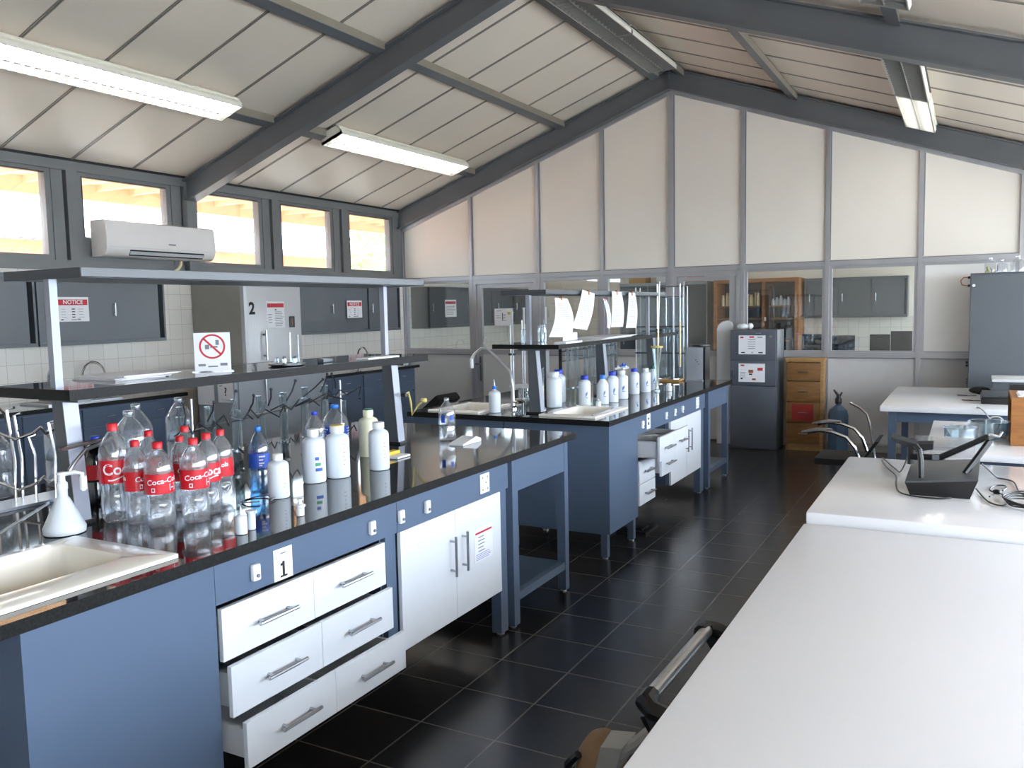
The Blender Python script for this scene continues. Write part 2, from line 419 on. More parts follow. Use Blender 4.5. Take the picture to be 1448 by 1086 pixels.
# left wall: tiled below, steel window band above
WIN = [(1.24, 2.14, 2.222), (2.56, 3.46, 2.222), (3.88, 4.77, 2.222), (5.126, 6.07, 2.40), (6.45, 7.35, 2.222), (7.71, 8.60, 2.222), (8.98, 9.87, 2.222),
       (10.5, 11.4, 2.222), (11.8, 12.7, 2.222), (13.1, 14.0, 2.222)]
ZT = 2.954
wl = struct(MB().box(XL-.15, XL, YF, YB, 0, 2.115), 'wall_left', 'walltile', ang=0)
bandm = MB()
bandm.box(XL-.13, XL+.012, YF, YB, 2.118, 2.175).box(XL-.13, XL+.01, YF, YB, ZT+.035, 3.075)
bandm.box(XL-.1, XL+.055, YF, YB, 2.085, 2.117)
prev = YF
for (a, b, zb) in WIN+[(YB, YB, 2.2)]:
    if a-prev > .5: bandm.box(XL-.12, XL, prev+.056, a-.056, 2.175, ZT+.035)
    else:
        m = (prev+a)/2
        bandm.box(XL-.12, XL-.004, prev+.055, m-.012, 2.175, ZT+.035).box(XL-.12, XL+.016, m+.012, a-.055, 2.175, ZT+.035)
        bandm.box(XL-.12, XL-.06, m-.012, m+.012, 2.175, ZT+.035, 1)  # gap between the posts backed in dark colour, its depth shade put in
    prev = b
struct(bandm, 'trim_1', ['winframe', 'recess'], ang=0)
n = 0
for (a, b, zb) in WIN:
    n += 1
    w = thing('window_%d' % n, 'clerestory window in the grey steel band of the tiled wall', 'window', (XL-.05, (a+b)/2, zb)); w['kind'] = 'structure'
    f = MB()
    f.box(XL-.1, XL-.012, a-.054, a, 2.177, ZT+.034).box(XL-.1, XL-.012, b, b+.054, 2.177, ZT+.034)
    f.box(XL-.1, XL-.012, a, b, 2.177, zb).box(XL-.1, XL-.012, a, b, ZT, ZT+.034)
    f.box(XL-.06, XL-.008, a, a+.008, zb, ZT, 1).box(XL-.06, XL-.008, a, b, ZT-.008, ZT, 1)
    f.build('window_frame', ['winframe', 'recess'], w, ang=0)
    MB().box(XL-.055, XL-.051, a+.008, b, zb, ZT-.008).build('pane', 'pane', w, ang=0)
# eaves shadow painted as a dark strip, and column under the portal beam
struct(MB().box(XL-.12, XL+.02, YF, YB, 3.076, 3.1), 'eaves_shade_strip', 'recess', ang=0)
struct(MB().box(XL+.017, XL+.09, 6.24, 6.37, 2.12, 2.84), 'steel_column', 'winframe', ang=0)
# right wall (outside the picture): sill, posts, header with tall window openings
rw = MB().box(XR, XR+.15, YF, YB, 0, .86).box(XR, XR+.15, YF, YB, 2.36, cz(XR)+.02)
for y in (-4, -2.2, -.4, 1.4, 3.2, 5.0, 6.8, 8.6, 10.1, 11.9, 13.7, 14.4): rw.box(XR, XR+.12, y, y+.1, .86, 2.36)
struct(rw, 'wall_right', 'plaster', ang=0)
struct(MB().prism([(XL-.15, 0), (XR+.15, 0), (XR+.15, cz(XR)), (RX, 4.5), (XL-.15, cz(XL))], 'y', YF-.15, YF), 'wall_front', 'plaster', ang=0)
# far wall of the neighbouring room
struct(MB().prism([(XL, 1.42), (XR, 1.42), (XR, cz(XR)), (RX, 4.5), (XL, cz(XL))], 'y', YB, YB+.12).box(XL, XR, YB-.004, YB+.12, 0, 1.42, 1), 'wall_far_room', ['plaster', 'walltile_x'], ang=0)

# glazed partition at the end of the laboratory
MX = [XL, -6.10, -5.06, -4.146, -3.24, -2.37, -1.424, -.482, .454, 1.4, XR]
wb = MB().prism([(XL, 2.112), (XR, 2.112), (XR, cz(XR)), (RX, 4.5), (XL, cz(XL))], 'y', YW+.012, YW+.06)
for k in (0, 2, 3, 5, 6, 7, 8, 9): wb.box(MX[k], MX[k+1], YW+.012, YW+.06, .0, 1.035, 1)
wback = struct(wb, 'wall_back', ['panelwhite', 'lowpanel'], ang=0)
fm = MB()
for k, x in enumerate(MX):
    w_ = .022 if k not in (4,) else .034
    x0, x1 = max(XL, x-w_), min(XR, x+w_)
    fm.box(x0, x1, YW-.022, YW+.075, 0, cz(x)-.28, 0)
    fm.box(x1, x1+.012, YW-.004, YW+.012, 2.13, cz(x+.05)-.3, 1)
fm.box(XL, XR, YW-.018, YW+.075, 2.06, 2.112).box(XL, XR, YW-.006, YW+.012, 2.112, 2.124, 1)
for k in (0, 2, 3, 5, 6, 7, 8, 9):
    fm.box(MX[k]+.02, MX[k+1]-.02, YW-.017, YW+.075, 1.035, 1.09); fm.box(MX[k]+.02, MX[k+1]-.02, YW-.006, YW+.012, 1.02, 1.035, 1)
for a, b in ((XL, RX), (RX, XR)):
    za, zb = cz(a, 4.237), cz(b, 4.237)
    fm.prism([(a, za), (b, zb), (b, zb-.045), (a, za-.045)], 'y', YW-.02, YW+.06)
struct(fm, 'mullions', ['alu', 'alud'], wback, ang=0)
wn = len(WIN)
for k in (0, 2, 3, 5, 6, 7, 8):
    wn += 1; a, b = MX[k]+.022, MX[k+1]-.022
    w = thing('window_%d' % wn, 'fixed glass pane in the aluminium partition', 'window', ((a+b)/2, YW+.03, 1.09)); w['kind'] = 'structure'
    f = MB(); t = .03 if k not in (2, 3) else .05
    f.box(a, a+t, YW, YW+.055, 1.091, 2.059).box(b-t, b, YW, YW+.055, 1.091, 2.059).box(a+t, b-t, YW, YW+.055, 1.091, 1.091+.018).box(a+t, b-t, YW, YW+.055, 2.059-t, 2.059)
    f.build('window_frame', 'alu', w, ang=0)
    if k < 7: MB().box(a+t, b-t, YW+.03, YW+.034, 1.109, 2.059-t).build('pane', 'paneg', w, ang=0)
    else: MB().box(a+t, b-t, YW+.012, YW+.02, 1.109, 2.059-t).build('white_board', 'board', w, ang=0)
for dn, k in ((1, 1), (2, 4)):
    a, b = MX[k]+.024, MX[k+1]-.024
    d = thing('door_%d' % dn, 'half glazed aluminium door in the partition', 'door', ((a+b)/2, YW+.03, 0)); d['kind'] = 'structure'
    f = MB().box(a, a+.05, YW-.02, YW+.06, 0, 2.058).box(b-.05, b, YW-.02, YW+.06, 0, 2.058).box(a+.05, b-.05, YW-.02, YW+.06, 2.0, 2.058)
    f.build('door_frame', 'alu', d, ang=0)
    a2, b2 = a+.056, b-.056
    l = MB().box(a2, a2+.075, YW, YW+.045, .02, 1.994).box(b2-.075, b2, YW, YW+.045, .02, 1.994).box(a2+.075, b2-.075, YW, YW+.045, 1.945, 1.994)
    l.box(a2+.075, b2-.075, YW, YW+.045, 1.03, 1.1).box(a2+.075, b2-.075, YW+.01, YW+.035, .02, 1.03, 1)
    lf = l.build('door_leaf', ['alu', 'lowpanel'], d, ang=0)
    MB().box(a2+.075, b2-.075, YW+.02, YW+.024, 1.1, 1.945).build('pane', 'paneg', d, ang=0)
    h = MB().box(a2+.025, a2+.05, YW-.012, YW-.001, .66, 1.0, 0).cyl((a2+.037, YW-.012, .9), (a2+.037, YW-.05, .9), .009).cyl((a2+.037, YW-.05, .9), (a2-.06+.037, YW-.05, .9), .009)
    h.build('door_handle', 'cabgrey', d)
struct(MB().box(-1.40, 2.19, YW-.16, YW-.024, 0, .07), 'baseboard_back', 'plinth', ang=0)

# portal rafters (I-sections) and purlins
def rafter(y0, y1, bot, dep, a, b):
    m = MB(); ym = (y0+y1)/2
    for (z0, z1, ya, yb) in ((0, .016, y0, y1), (.016, dep-.016, ym-.012, ym+.012), (dep-.016, dep, y0, y1)):
        m.prism([(a, cz(a, bot)+z0), (b, cz(b, bot)+z0), (b, cz(b, bot)+z1), (a, cz(a, bot)+z1)], 'y', ya, yb)
    return m
for (y0, y1, bot) in ((6.26, 6.39, 4.225), (10.03, 10.13, 4.237), (2.3, 2.43, 4.225), (-1.6, -1.47, 4.225)):
    for a, b in ((XL+.001, RX-.001), (RX+.001, XR-.001)):
        r = struct(rafter(y0, y1, bot, .245, a, b), 'roof_beam', 'steel', ang=0)
    struct(MB().box(RX-.008, RX+.008, y0-.004, y1, bot-.004, bot+.25), 'beam_splice_plate', 'steel', ang=0)
for (y0, y1) in ((2.44, 6.25), (6.40, 10.02)):
    for x in (-5.965, -4.63, -3.385, -3.075, -1.785, -.49):
        s = SL if x < RX else -SL
        m = MB()
        z = cz(x)-.012
        m.prism([(x-.04, z-.04*s-.07), (x+.04, z+.04*s-.07), (x+.04, z+.04*s), (x-.04, z-.04*s)], 'y', y0, y1)
        m.prism([(x-.045, z-.045*s-.076), (x+.045, z+.045*s-.076), (x+.045, z+.045*s-.07), (x-.045, z-.045*s-.07)], 'y', y0, y1, 1)
        struct(m, 'purlin', ['purlin', 'steel'], ang=0)

# ------------------------------------------------------------------ ceiling lamps
def lamp(label, x, y0, y1, on, tilt, drop=.15, group=None, segs=None, w=.29):
    L = y1-y0
    z = cz(x)-drop if abs(x-RX) > .6 else 4.205
    t = thing('ceiling_light', label, 'ceiling light', (x, (y0+y1)/2, z), group)
    T = Matrix.Rotation(-math.atan(SL)*tilt, 4, 'Y')
    hw, l2 = w/2, L/2
    h = MB()
    prof = [(-hw, 0), (-hw, .035), (-hw*.72, .115), (hw*.72, .115), (hw, .035), (hw, 0), (hw-.006, 0), (hw-.006, .03), (-hw+.006, .03), (-hw+.006, 0)]
    # outer shell built of strips so that it stays open below
    R = []
    for (px, pz) in prof[:6]: R.append([(px, -l2, pz), (px, l2, pz)])
    pts = prof[:6]
    for i in range(5):
        (xa, za), (xb, zb) = pts[i], pts[i+1]
        nx, nz = -(zb-za), (xb-xa); ln = math.hypot(nx, nz); nx, nz = -nx/ln*.004, -nz/ln*.004
        h.prism([(xa, za), (xb, zb), (xb+nx, zb+nz), (xa+nx, za+nz)], 'y', -l2, l2)
    for s in (-1, 1): h.prism(pts, 'y', s*l2, s*(l2-.006))
    h.xf(T).build('lamp_housing', 'lampwhite', t, local=True, ang=0)
    ins = MB().box(-hw+.008, hw-.008, -l2+.008, l2-.008, .075, .08).xf(T)
    ins.build('reflector', 'lampwhite' if on else 'lampdark', t, local=True, ang=0)  # unlit lamps: their shade is put into a darker reflector colour
    for s in (-1, 1):
        tb = MB().tube([(s*hw*.45, -l2+.03, .05), (s*hw*.45, l2-.03, .05)], .017, 10).xf(T)
        tb.build('fluorescent_tube', 'tube_on' if on else 'tube_off', t, local=True)
    lv = MB(); k = int(L/.075)
    for i in range(1, k): 
        yy = -l2+L*i/k; lv.box(-hw+.01, hw-.01, yy-.0012, yy+.0012, .002, .03)
    for xx in (-hw+.008, 0, hw-.008): lv.box(xx-.003, xx+.003, -l2+.008, l2-.008, .0, .03)
    lv.box(-hw, hw, -l2, -l2+.012, -.002, .03).box(-hw, hw, l2-.012, l2, -.002, .03)
    lv.xf(T).build('louvre', 'louvre', t, local=True, ang=0)
    return t
lamp('long lit fluorescent ceiling light nearest the air conditioner, before the first roof beam', -5.85, 3.1, 5.65, True, 1)
lamp('lit fluorescent ceiling light on the windowed side between the two roof beams', -5.85, 7.0, 9.52, True, 1)
lamp('unlit louvred light along the roof ridge, the length touching the gable beam', -3.01, 7.79, 9.16, False, 0, w=.31)
lamp('unlit louvred light along the roof ridge, the length further from the gable', -3.01, 6.42, 7.77, False, 0, w=.31)
lamp('lit lamp half of the row on the slope above the tall cabinet', -.49, 8.26, 9.78, True, -1)
lamp('unlit louvred lamp half just past the roof beam, joined to a lit one', -.49, 6.72, 8.24, False, -1)
lamp('unlit lamp cut by the top edge of the picture, in front of the roof beam', -.49, 4.1, 5.64, False, -1)

lamp('added unseen ceiling light brightening the room beyond the partition, windowed side', -5.85, 11.0, 13.4, True, 1)  # unseen lamp added to brighten the room beyond the partition
lamp('added unseen ceiling light brightening the room beyond the partition, middle slope', -1.4, 11.0, 13.4, True, -1)  # second unseen lamp, also added for brightness there
# ------------------------------------------------------------------ outside the clerestory
sf = MB()
sf.box(-8.75, XL-.16, YF, 16, 3.115, 3.135)
for i in range(34):
    y = 1.2+i*.42
    sf.box(-8.6, XL-.16, y, y+.05, 3.05, 3.115)
sf.box(-8.66, -8.6, YF, 16, 2.945, 3.114)
struct(MB().box(XR+.16, XR+.98, YF, YB, 2.52, 2.56), 'added_eave_sunshade', 'peach', ang=0)  # unseen eave added to keep the sun out of the right windows
struct(sf, 'eave_soffit', 'peach', ang=0)
struct(MB().box(-60, XL-.16, -40, 70, -.12, -.1), 'ground_courtyard', 'ground', ang=0)
struct(MB().box(XR+.16, 60, -40, 70, -.12, -.1), 'ground_garden', 'ground2', ang=0)
nb = thing('neighbouring_building', 'terracotta building with pale tiled roof seen through the clerestory windows', 'building', (-14, 12, -.1))
MB().box(-17.5, -13.2, -2, 24, -.1, 2.9).build('wall', 'terracotta', nb, ang=0)
MB().prism([(-12.7, 2.9), (-16, 3.62), (-19.5, 2.9), (-19.5, 3.0), (-16, 3.74), (-12.7, 3.0)], 'y', -2.4, 24.4).build('roof', 'rooftile', nb, ang=0)
pp = thing('eave_post', 'peach post under the eave outside the clerestory window nearest the gable', 'post', (-8.5, 12.5, -.1))
MB().box(-8.6, -8.4, 12.4, 12.6, -.1, 2.94).build('post_shaft', 'peach', pp, ang=0)
MB().prism([(-8.6, 2.94), (-8.6, 2.6), (-8.0, 2.94)], 'y', 12.42, 12.58).build('bracket', 'peach', pp, ang=0)
tr = thing('tree', 'green leafy tree outside the clerestory window nearest the gable', 'tree', (-11.2, 15.2, -.1))
MB().tube([(-11.2, 15.2, -.1), (-11.25, 15.25, 1.2), (-11.1, 15.1, 2.2)], [.12, .1, .07]).build('trunk', 'bark', tr)
cr = MB()
for i in range(420):
    a, b_ = random.uniform(0, 2*PI), random.uniform(-1, 1); rr = random.uniform(.4, 1)**.5
    p = Vector((-11.1+1.2*rr*math.cos(a)*math.sqrt(1-b_*b_), 15.1+1.2*rr*math.sin(a)*math.sqrt(1-b_*b_), 2.7+.85*rr*b_))
    u = Vector((random.gauss(0, 1), random.gauss(0, 1), random.gauss(0, 1))).normalized(); v = u.orthogonal().normalized()
    s_ = .14
    cr.quad([p-u*s_, p-v*s_*.5, p+u*s_, p+v*s_*.5])
cr.build('foliage', 'leaf', tr, ang=0)

# ------------------------------------------------------------------ light
wd = bpy.data.worlds.new('sky'); SC.world = wd; wd.use_nodes = True
nt = wd.node_tree; nt.nodes.clear()
ow = nt.nodes.new('ShaderNodeOutputWorld'); bg = nt.nodes.new('ShaderNodeBackground')
tcw = nt.nodes.new('ShaderNodeTexCoord'); spw = nt.nodes.new('ShaderNodeSeparateXYZ'); rw_ = nt.nodes.new('ShaderNodeValToRGB')
nt.links.new(tcw.outputs['Generated'], spw.inputs[0]); nt.links.new(spw.outputs['Z'], rw_.inputs[0])
rw_.color_ramp.elements[0].position = 0.0; rw_.color_ramp.elements[0].color = (.82, .905, 1.0, 1)
rw_.color_ramp.elements[1].position = .8; rw_.color_ramp.elements[1].color = (.58, .76, 1.0, 1)
nt.links.new(rw_.outputs[0], bg.inputs[0]); bg.inputs[1].default_value = 5.4
nt.links.new(bg.outputs[0], ow.inputs[0])
sun = bpy.data.lights.new('sun', 'SUN'); sun.energy = 11; sun.color = (1, .93, .82); sun.angle = .01
so = bpy.data.objects.new('sun', sun); COL.objects.link(so)
so.rotation_euler = Vector((-.42, .22, -1)).to_track_quat('-Z', 'Y').to_euler()
# portals: they only steer sampling of the sky through the window openings
def portal(n_, x, y0, y1, z0, z1, d):
    l = bpy.data.lights.new(n_, 'AREA'); l.shape = 'RECTANGLE'; l.size = abs(y1-y0); l.size_y = z1-z0
    l.cycles.is_portal = True
    o = bpy.data.objects.new(n_, l); COL.objects.link(o)
    o.matrix_world = Matrix.Translation((x, (y0+y1)/2, (z0+z1)/2)) @ Matrix(((0, 0, -d, 0), (-d, 0, 0, 0), (0, 1, 0, 0), (0, 0, 0, 1)))
portal('portal_windows', XR+.17, YF, YB, .86, 2.36, 1)
portal('portal_clerestory', XL-.14, 1.2, 14.1, 2.2, 2.96, -1)
vs = SC.view_settings
vs.view_transform = 'Standard'; vs.look = 'None'; vs.exposure = 1.38; vs.gamma = 1; vs.use_curve_mapping = False
SC.cycles.transparent_max_bounces = 32; SC.cycles.max_bounces = 10; SC.cycles.diffuse_bounces = 6
SC.cycles.sample_clamp_indirect = 6
# ------------------------------------------------------------------ island benches
def bar_handle(parent, p, q, out, r=.0065):
    """Bar handle between p and q standing off along vector out."""
    p, q, out = Vector(p), Vector(q), Vector(out); d = (q-p).normalized()
    m = MB().cyl(p+out, q+out, r, 10)
    for k in (.14, .86):
        c = p+(q-p)*k; m.cyl(c, c+out, r*.8, 8)
    return m.build('handle', 'brushed', parent)

def worktop(label, x0, x1, y0, y1, z0, z1, holes, name='worktop', m='granite', cat='worktop', group=None):
    t = thing(name, label, cat, ((x0+x1)/2, (y0+y1)/2, z0), group)
    b = MB(); xs = sorted({x0, x1, *[h[0] for h in holes], *[h[1] for h in holes]}); ys = sorted({y0, y1, *[h[2] for h in holes], *[h[3] for h in holes]})
    V = {}
    def vtx(i, j, z):
        k = (i, j, z)
        if k not in V: V[k] = b.bm.verts.new((xs[i], ys[j], z))
        return V[k]
    def solid(i, j):
        if not (0 <= i < len(xs)-1 and 0 <= j < len(ys)-1): return False
        cx_, cy_ = (xs[i]+xs[i+1])/2, (ys[j]+ys[j+1])/2
        return not any(h[0] < cx_ < h[1] and h[2] < cy_ < h[3] for h in holes)
    for i in range(len(xs)-1):
        for j_ in range(len(ys)-1):
            if not solid(i, j_): continue
            b.bm.faces.new([vtx(i, j_, z1), vtx(i+1, j_, z1), vtx(i+1, j_+1, z1), vtx(i, j_+1, z1)])
            b.bm.faces.new([vtx(i, j_+1, z0), vtx(i+1, j_+1, z0), vtx(i+1, j_, z0), vtx(i, j_, z0)])
            for di, dj, e in ((-1, 0, ((i, j_), (i, j_+1))), (1, 0, ((i+1, j_), (i+1, j_+1))), (0, -1, ((i, j_), (i+1, j_))), (0, 1, ((i, j_+1), (i+1, j_+1)))):
                if not solid(i+di, j_+dj):
                    (a0, a1), (b0, b1) = e
                    b.bm.faces.new([vtx(a0, a1, z0), vtx(b0, b1, z0), vtx(b0, b1, z1), vtx(a0, a1, z1)]).material_index = 1
    b.build('slab', [m, 'granite_edge' if m == 'granite' else m], t, ang=0)
    return t

def rrect(x0, x1, y0, y1, r, z, n=5):
    out = []
    for cx_, cy_, a0 in ((x1-r, y1-r, 0), (x0+r, y1-r, PI/2), (x0+r, y0+r, PI), (x1-r, y0+r, 1.5*PI)):
        for i in range(n+1):
            a = a0+PI/2*i/n; out.append((cx_+r*math.cos(a), cy_+r*math.sin(a), z))
    return out
def sink(label, x0, x1, y0, y1, z, ledge=(.04, .04, .035, .07), depth=.15, name='sink'):
    t = thing(name, label, 'sink', ((x0+x1)/2, (y0+y1)/2, z-depth))
    l = ledge
    a0, a1, b0, b1 = x0+l[0], x1-l[1], y0+l[2], y1-l[3]
    R = [rrect(x0, x1, y0, y1, .006, z+.0008), rrect(x0, x1, y0, y1, .006, z+.012), rrect(x0+.006, x1-.006, y0+.006, y1-.006, .006, z+.015),
         rrect(a0, a1, b0, b1, .05, z+.014), rrect(a0+.006, a1-.006, b0+.006, b1-.006, .05, z+.004), rrect(a0+.02, a1-.02, b0+.02, b1-.02, .06, z-depth+.03), rrect(a0+.06, a1-.06, b0+.06, b1-.06, .05, z-depth),
         rrect(a0+.03, a1-.03, b0+.03, b1-.03, .05, z-depth-.008), rrect(a0+.01, a1-.01, b0+.01, b1-.01, .06, z-depth+.02), rrect(a0-.006, a1+.006, b0-.006, b1+.006, .05, z-.0), ]
    m = MB()
    rv = R[:7]
    m.rings(rv, cap0=False, cap1=True); m.build('basin', 'sink', t, ang=50)
    MB().lathe([(.028, z-depth+.001), (.028, z-depth+.004), (.02, z-depth+.002)], 16, at=((a0+a1)/2, (b0+b1)/2, 0)).build('drain', 'brushed', t)
    return t, (a0-.008, a1+.008, b0-.008, b1+.008)

ZB, ZU = .92, .883
XF, XBk = -2.02, -3.60
def bench(Y, near, dr, sc, sinks):
    """Y: start of the worktop; names singled out by where each piece stands."""
    y0 = Y; W = 'number 1' if near else 'further'
    bn = 'nearest island bench' if near else 'far island bench'
    holes = []
    for (lab, a, b, c, d, led) in sinks:
        t, h = sink(lab, a, b, c, d, ZB, led); holes.append(h)
    end = Y+(3.45 if near else 3.22)
    worktop('polished black granite worktop of the '+bn, XBk, XF, y0, end, ZU, ZB, holes)
    # sink cabinet at the near end
    p0, p1 = sc
    t = thing('sink_cabinet', 'blue steel end cabinet under the sink of the '+bn, 'cabinet', (-2.42, (p0+p1)/2, 0))
    MB().box(-2.05, -2.03, p0, p1, .17, ZU-.001).box(-2.80, -2.05, p0, p0+.02, .165, .74 if near else ZU-.001).box(-2.80, -2.05, p1-.02, p1, .17, .74).box(-2.16, -2.05, p0, p0+.02, .7401 if near else ZU-.002, ZU-.001).box(-2.80, -2.05, p0+.02, p1-.02, .165, .185).box(-2.80, -2.78, p0+.02, p1-.02, .185, ZU-.001).build('cabinet_body', 'blue', t, ang=0)
    for x in (-2.095, -2.77):
        for y in (p0, p1-.045):
            lg = MB().box(x, x+.045, y+.001, y+.044, .012, .165).build('leg', 'blue', t, ang=0)
            MB().lathe([(.02, 0), (.02, .008), (.008, .012)], 10, at=(x+.022, y+.022, 0)).build('foot', 'brushed', lg)
    # apron under the rest of the top
    a0, a1 = p1+.003, dr['post'][1]
    sp = t = thing('service_panel', 'blue steel rail with white service knobs under the top of the '+bn, 'panel', (-2.04, (a0+a1)/2, .75))
    MB().box(-2.05, -2.031, a0, a1, .752, ZU-.001).box(-2.0315, -2.0305, (a0+a1)/2+.0, (a0+a1)/2+.002, .752, ZU-.001, 1).build('rail', ['blue', 'recess'], t, ang=0)
    for y in dr['knobs']:
        k = MB()
        k.box(-2.0305, -2.012, y-.017, y+.017, .787, .843, bev=.008).build('knob', 'hdpecap', t)
        k2 = MB().cyl((-2.0119, y, .805), (-2.006, y, .805), .006, 10); k2.build('spout_hole', 'ink', t)
    y = dr['plate']
    MB().box(-2.0305, -2.024, y, y+.085, .775, .868, bev=.002).build('socket_plate', 'hdpecap', t)
    for u, v in ((.02, .018), (.065, .018), (.02, .075), (.065, .075), (.05, .05)): MB().box(-2.0239, -2.0225, y+u-.004, y+u+.004, .775+v-.004, .775+v+.004).build('socket_hole', 'ink', t, ang=0)
    # drawer cabinet
    d0, d1 = dr['drawers']
    t = thing('drawer_cabinet', 'open-sided cabinet of six white drawers in three rows in the '+bn, 'cabinet', (-2.4, (d0+d1)/2, .25))
    MB().box(-3.5, -2.06, d0-.012, d0-.004, .25, .75).box(-3.5, -2.06, d1+.004, d1+.012, .25, .75).box(-3.5, -3.49, d0-.004, d1+.004, .25, .75).build('cabinet_carcass', 'bluedk', t, ang=0)
    mid = (d0+d1)/2
    rows = ((.565, .735), (.39, .555), (.235, .385))
    for r, (z0, z1) in enumerate(rows):
        for c_ in (0, 1):
            o = dr['open'][r][c_]
            if o is None: continue
            ya, yb = (d0, mid-.001) if c_ == 0 else (mid+.001, d1)
            xf = -2.028+o
            D = MB().box(xf-.018, xf, ya, yb, z0, z1, 0, bev=.0015)
            D.box(xf-.42, xf-.0185, ya+.02, ya+.032, z0+.02, z1-.035, 1).box(xf-.42, xf-.0185, yb-.032, yb-.02, z0+.02, z1-.035, 1).box(xf-.42, xf-.0185, ya+.032, yb-.032, z0+.02, z0+.028, 1)
            f = D.build('drawer', ['white', 'edge'], t, ang=0)
            hc = (ya+yb)/2+(.01 if c_ == 0 else 0)
            bar_handle(f, (xf, hc-.09, (z0+z1)/2), (xf, hc+.09, (z0+z1)/2), (.03, 0, 0))
    # door cabinet
    e0, e1 = dr['doors']; em = (e0+e1)/2
    t = thing('door_cabinet', 'white two-door cabinet with long bar handles in the '+bn, 'cabinet', (-2.4, em, .245))
    MB().box(-3.5, -2.052, e0+.01, e1-.01, .245, .748).build('cabinet_carcass', 'bluedk', t, ang=0)  # closed body of the cabinet behind the doors
    for c_ in (0, 1):
        ya, yb = (e0, em-.0015) if c_ == 0 else (em+.0015, e1)
        f = MB().box(-2.05, -2.032, ya, yb, .243, .748, bev=.0015).build('door', ['white'], t, ang=0)
        hy = em-.045 if c_ == 0 else em+.055
        bar_handle(f, (-2.032, hy, .455), (-2.032, hy, .64), (.03, 0, 0))
    # posts
    q0, q1 = dr['post']
    for ya, yb in ((d1+.035, e0-.008), (q0, q1)):
        if yb < e0:
            MB().box(-2.10, -2.053, ya, yb, .25, .7505).build('post', 'blue', sp, ang=0); continue
        p = thing('bench_post', 'blue steel post %s of the %s' % ('between the drawers and the doors' if yb < e0 else 'past the white doors', bn), 'post', (-2.075, (ya+yb)/2, 0))
        sh = MB().box(-2.10, -2.053 if yb < e0 else -2.045, ya, yb, (.25 if yb < e0 else .012), .7505).build('post_shaft', 'blue', p, ang=0)
        if yb > e0: MB().lathe([(.02, 0), (.02, .008), (.008, .012)], 10, at=(-2.07, (ya+yb)/2, 0)).build('foot', 'brushed', p)
    # end table
    g0, g1 = dr['table']
    t = thing('end_table_frame', 'open blue steel leg frame with low shelf, ending the '+bn, 'table frame', (-2.4, (g0+g1)/2, 0))
    MB().box(-2.075, -2.02-.012, g0+.062, g1-.05, .715, ZU-.001).box(-2.85, -2.076, g0+.002, g0+.02, .715, ZU-.001).box(-2.85, -2.076, g1-.02, g1-.002, .715, ZU-.001).build('apron', 'blue', t, ang=0)
    for x in (-2.083, -2.85):
        for y, w in ((g0, .06), (g1-.048, .048)):
            lg = MB().box(x, x+.052, y, y+w, .012, ZU-.0015 if True else .7).build('leg', 'blue', t, ang=0)
            MB().lathe([(.018, 0), (.018, .008), (.007, .012)], 10, at=(x+.025, y+w/2, 0)).build('foot', 'brushed', lg)
    MB().box(-2.072, -2.034, g0+.061, g1-.049, .135, .178).build('lower_rail', 'blue', t, ang=0)
    MB().box(-2.845, -2.808, g0+.061, g1-.049, .135, .178).build('lower_rail', 'blue', t, ang=0)
    MB().box(-2.80, -2.073, g0+.01, g1-.01, .155, .17).build('lower_shelf', 'bluedk', t, ang=0)
bench(1.06, True, dict(post=(3.615, 3.685), knobs=(1.958, 2.57, 2.762, 2.951), plate=3.405, drawers=(1.815, 2.655), doors=(2.765, 3.605), table=(3.73, 4.41), open=((0, 0), (.03, .03), (.085, .085))), (1.19, 1.795),
      [('cream ceramic sink let into the near end of the nearest island bench', -2.585, -2.09, 1.10, 1.72, (.035, .115, .03, .085))])
bench(5.03, False, dict(post=(7.2, 7.31), knobs=(5.67, 6.2, 6.42, 6.62), plate=7.02, drawers=(5.615, 6.295), doors=(6.345, 7.185), table=(7.42, 8.13), open=((.15, .15), (0, .05), (0, None))), (5.05, 5.585),
      [('white ceramic sink at the drawer-side corner of the far island bench', -2.57, -2.15, 5.115, 5.725, (.06, .06, .06, .08)),
       ('white ceramic sink beside the glass swan-neck spout on the far island bench', -3.46, -3.03, 5.09, 5.645, (.05, .05, .05, .05))])
# far half of the second bench's near end: a rail instead of a panel
struct_rail = thing('end_rail', 'dark blue rail under the overhanging near end of the far island bench', 'rail', (-3.2, 5.1, .8))
MB().box(-3.56, -2.81, 5.055, 5.075, .80, ZU-.001).build('rail', 'blue', struct_rail, ang=0)
struct_rail2 = thing('bench_support', 'blue steel leg under the open half of the far island bench', 'leg', (-3.5, 5.12, 0))
MB().box(-3.54, -3.49, 5.08, 5.13, 0, ZU-.001).build('leg_shaft', 'blue', struct_rail2, ang=0)
t = thing('cardboard_sheet', 'brown cardboard lying on the low shelf of the nearest end table', 'cardboard', (-2.6, 4.1, .171))
MB().box(-2.79, -2.33, 3.85, 4.33, .1705, .176).box(-2.79, -2.40, 3.80, 4.25, .1762, .21).build('cardboard_layers', 'cardboard', t, ang=0)
t = thing('folded_cloth', 'pale rag on the low shelf of the far end table', 'rag', (-2.4, 7.8, .171))
MB().box(-2.6, -2.2, 7.62, 7.9, .1705, .185, bev=.006).box(-2.55, -2.25, 7.66, 7.86, .1855, .21, bev=.01).build('cloth_folds', 'paper', t)
t = thing('floor_pedal', 'black flat pedal on the floor under the far bench drawers', 'pedal', (-2.12, 5.85, 0))
MB().box(-2.25, -2.02, 5.72, 5.98, .0, .02, bev=.004).box(-2.2, -2.06, 5.76, 5.9, .0205, .035, bev=.004).build('pedal_plate', 'black', t)

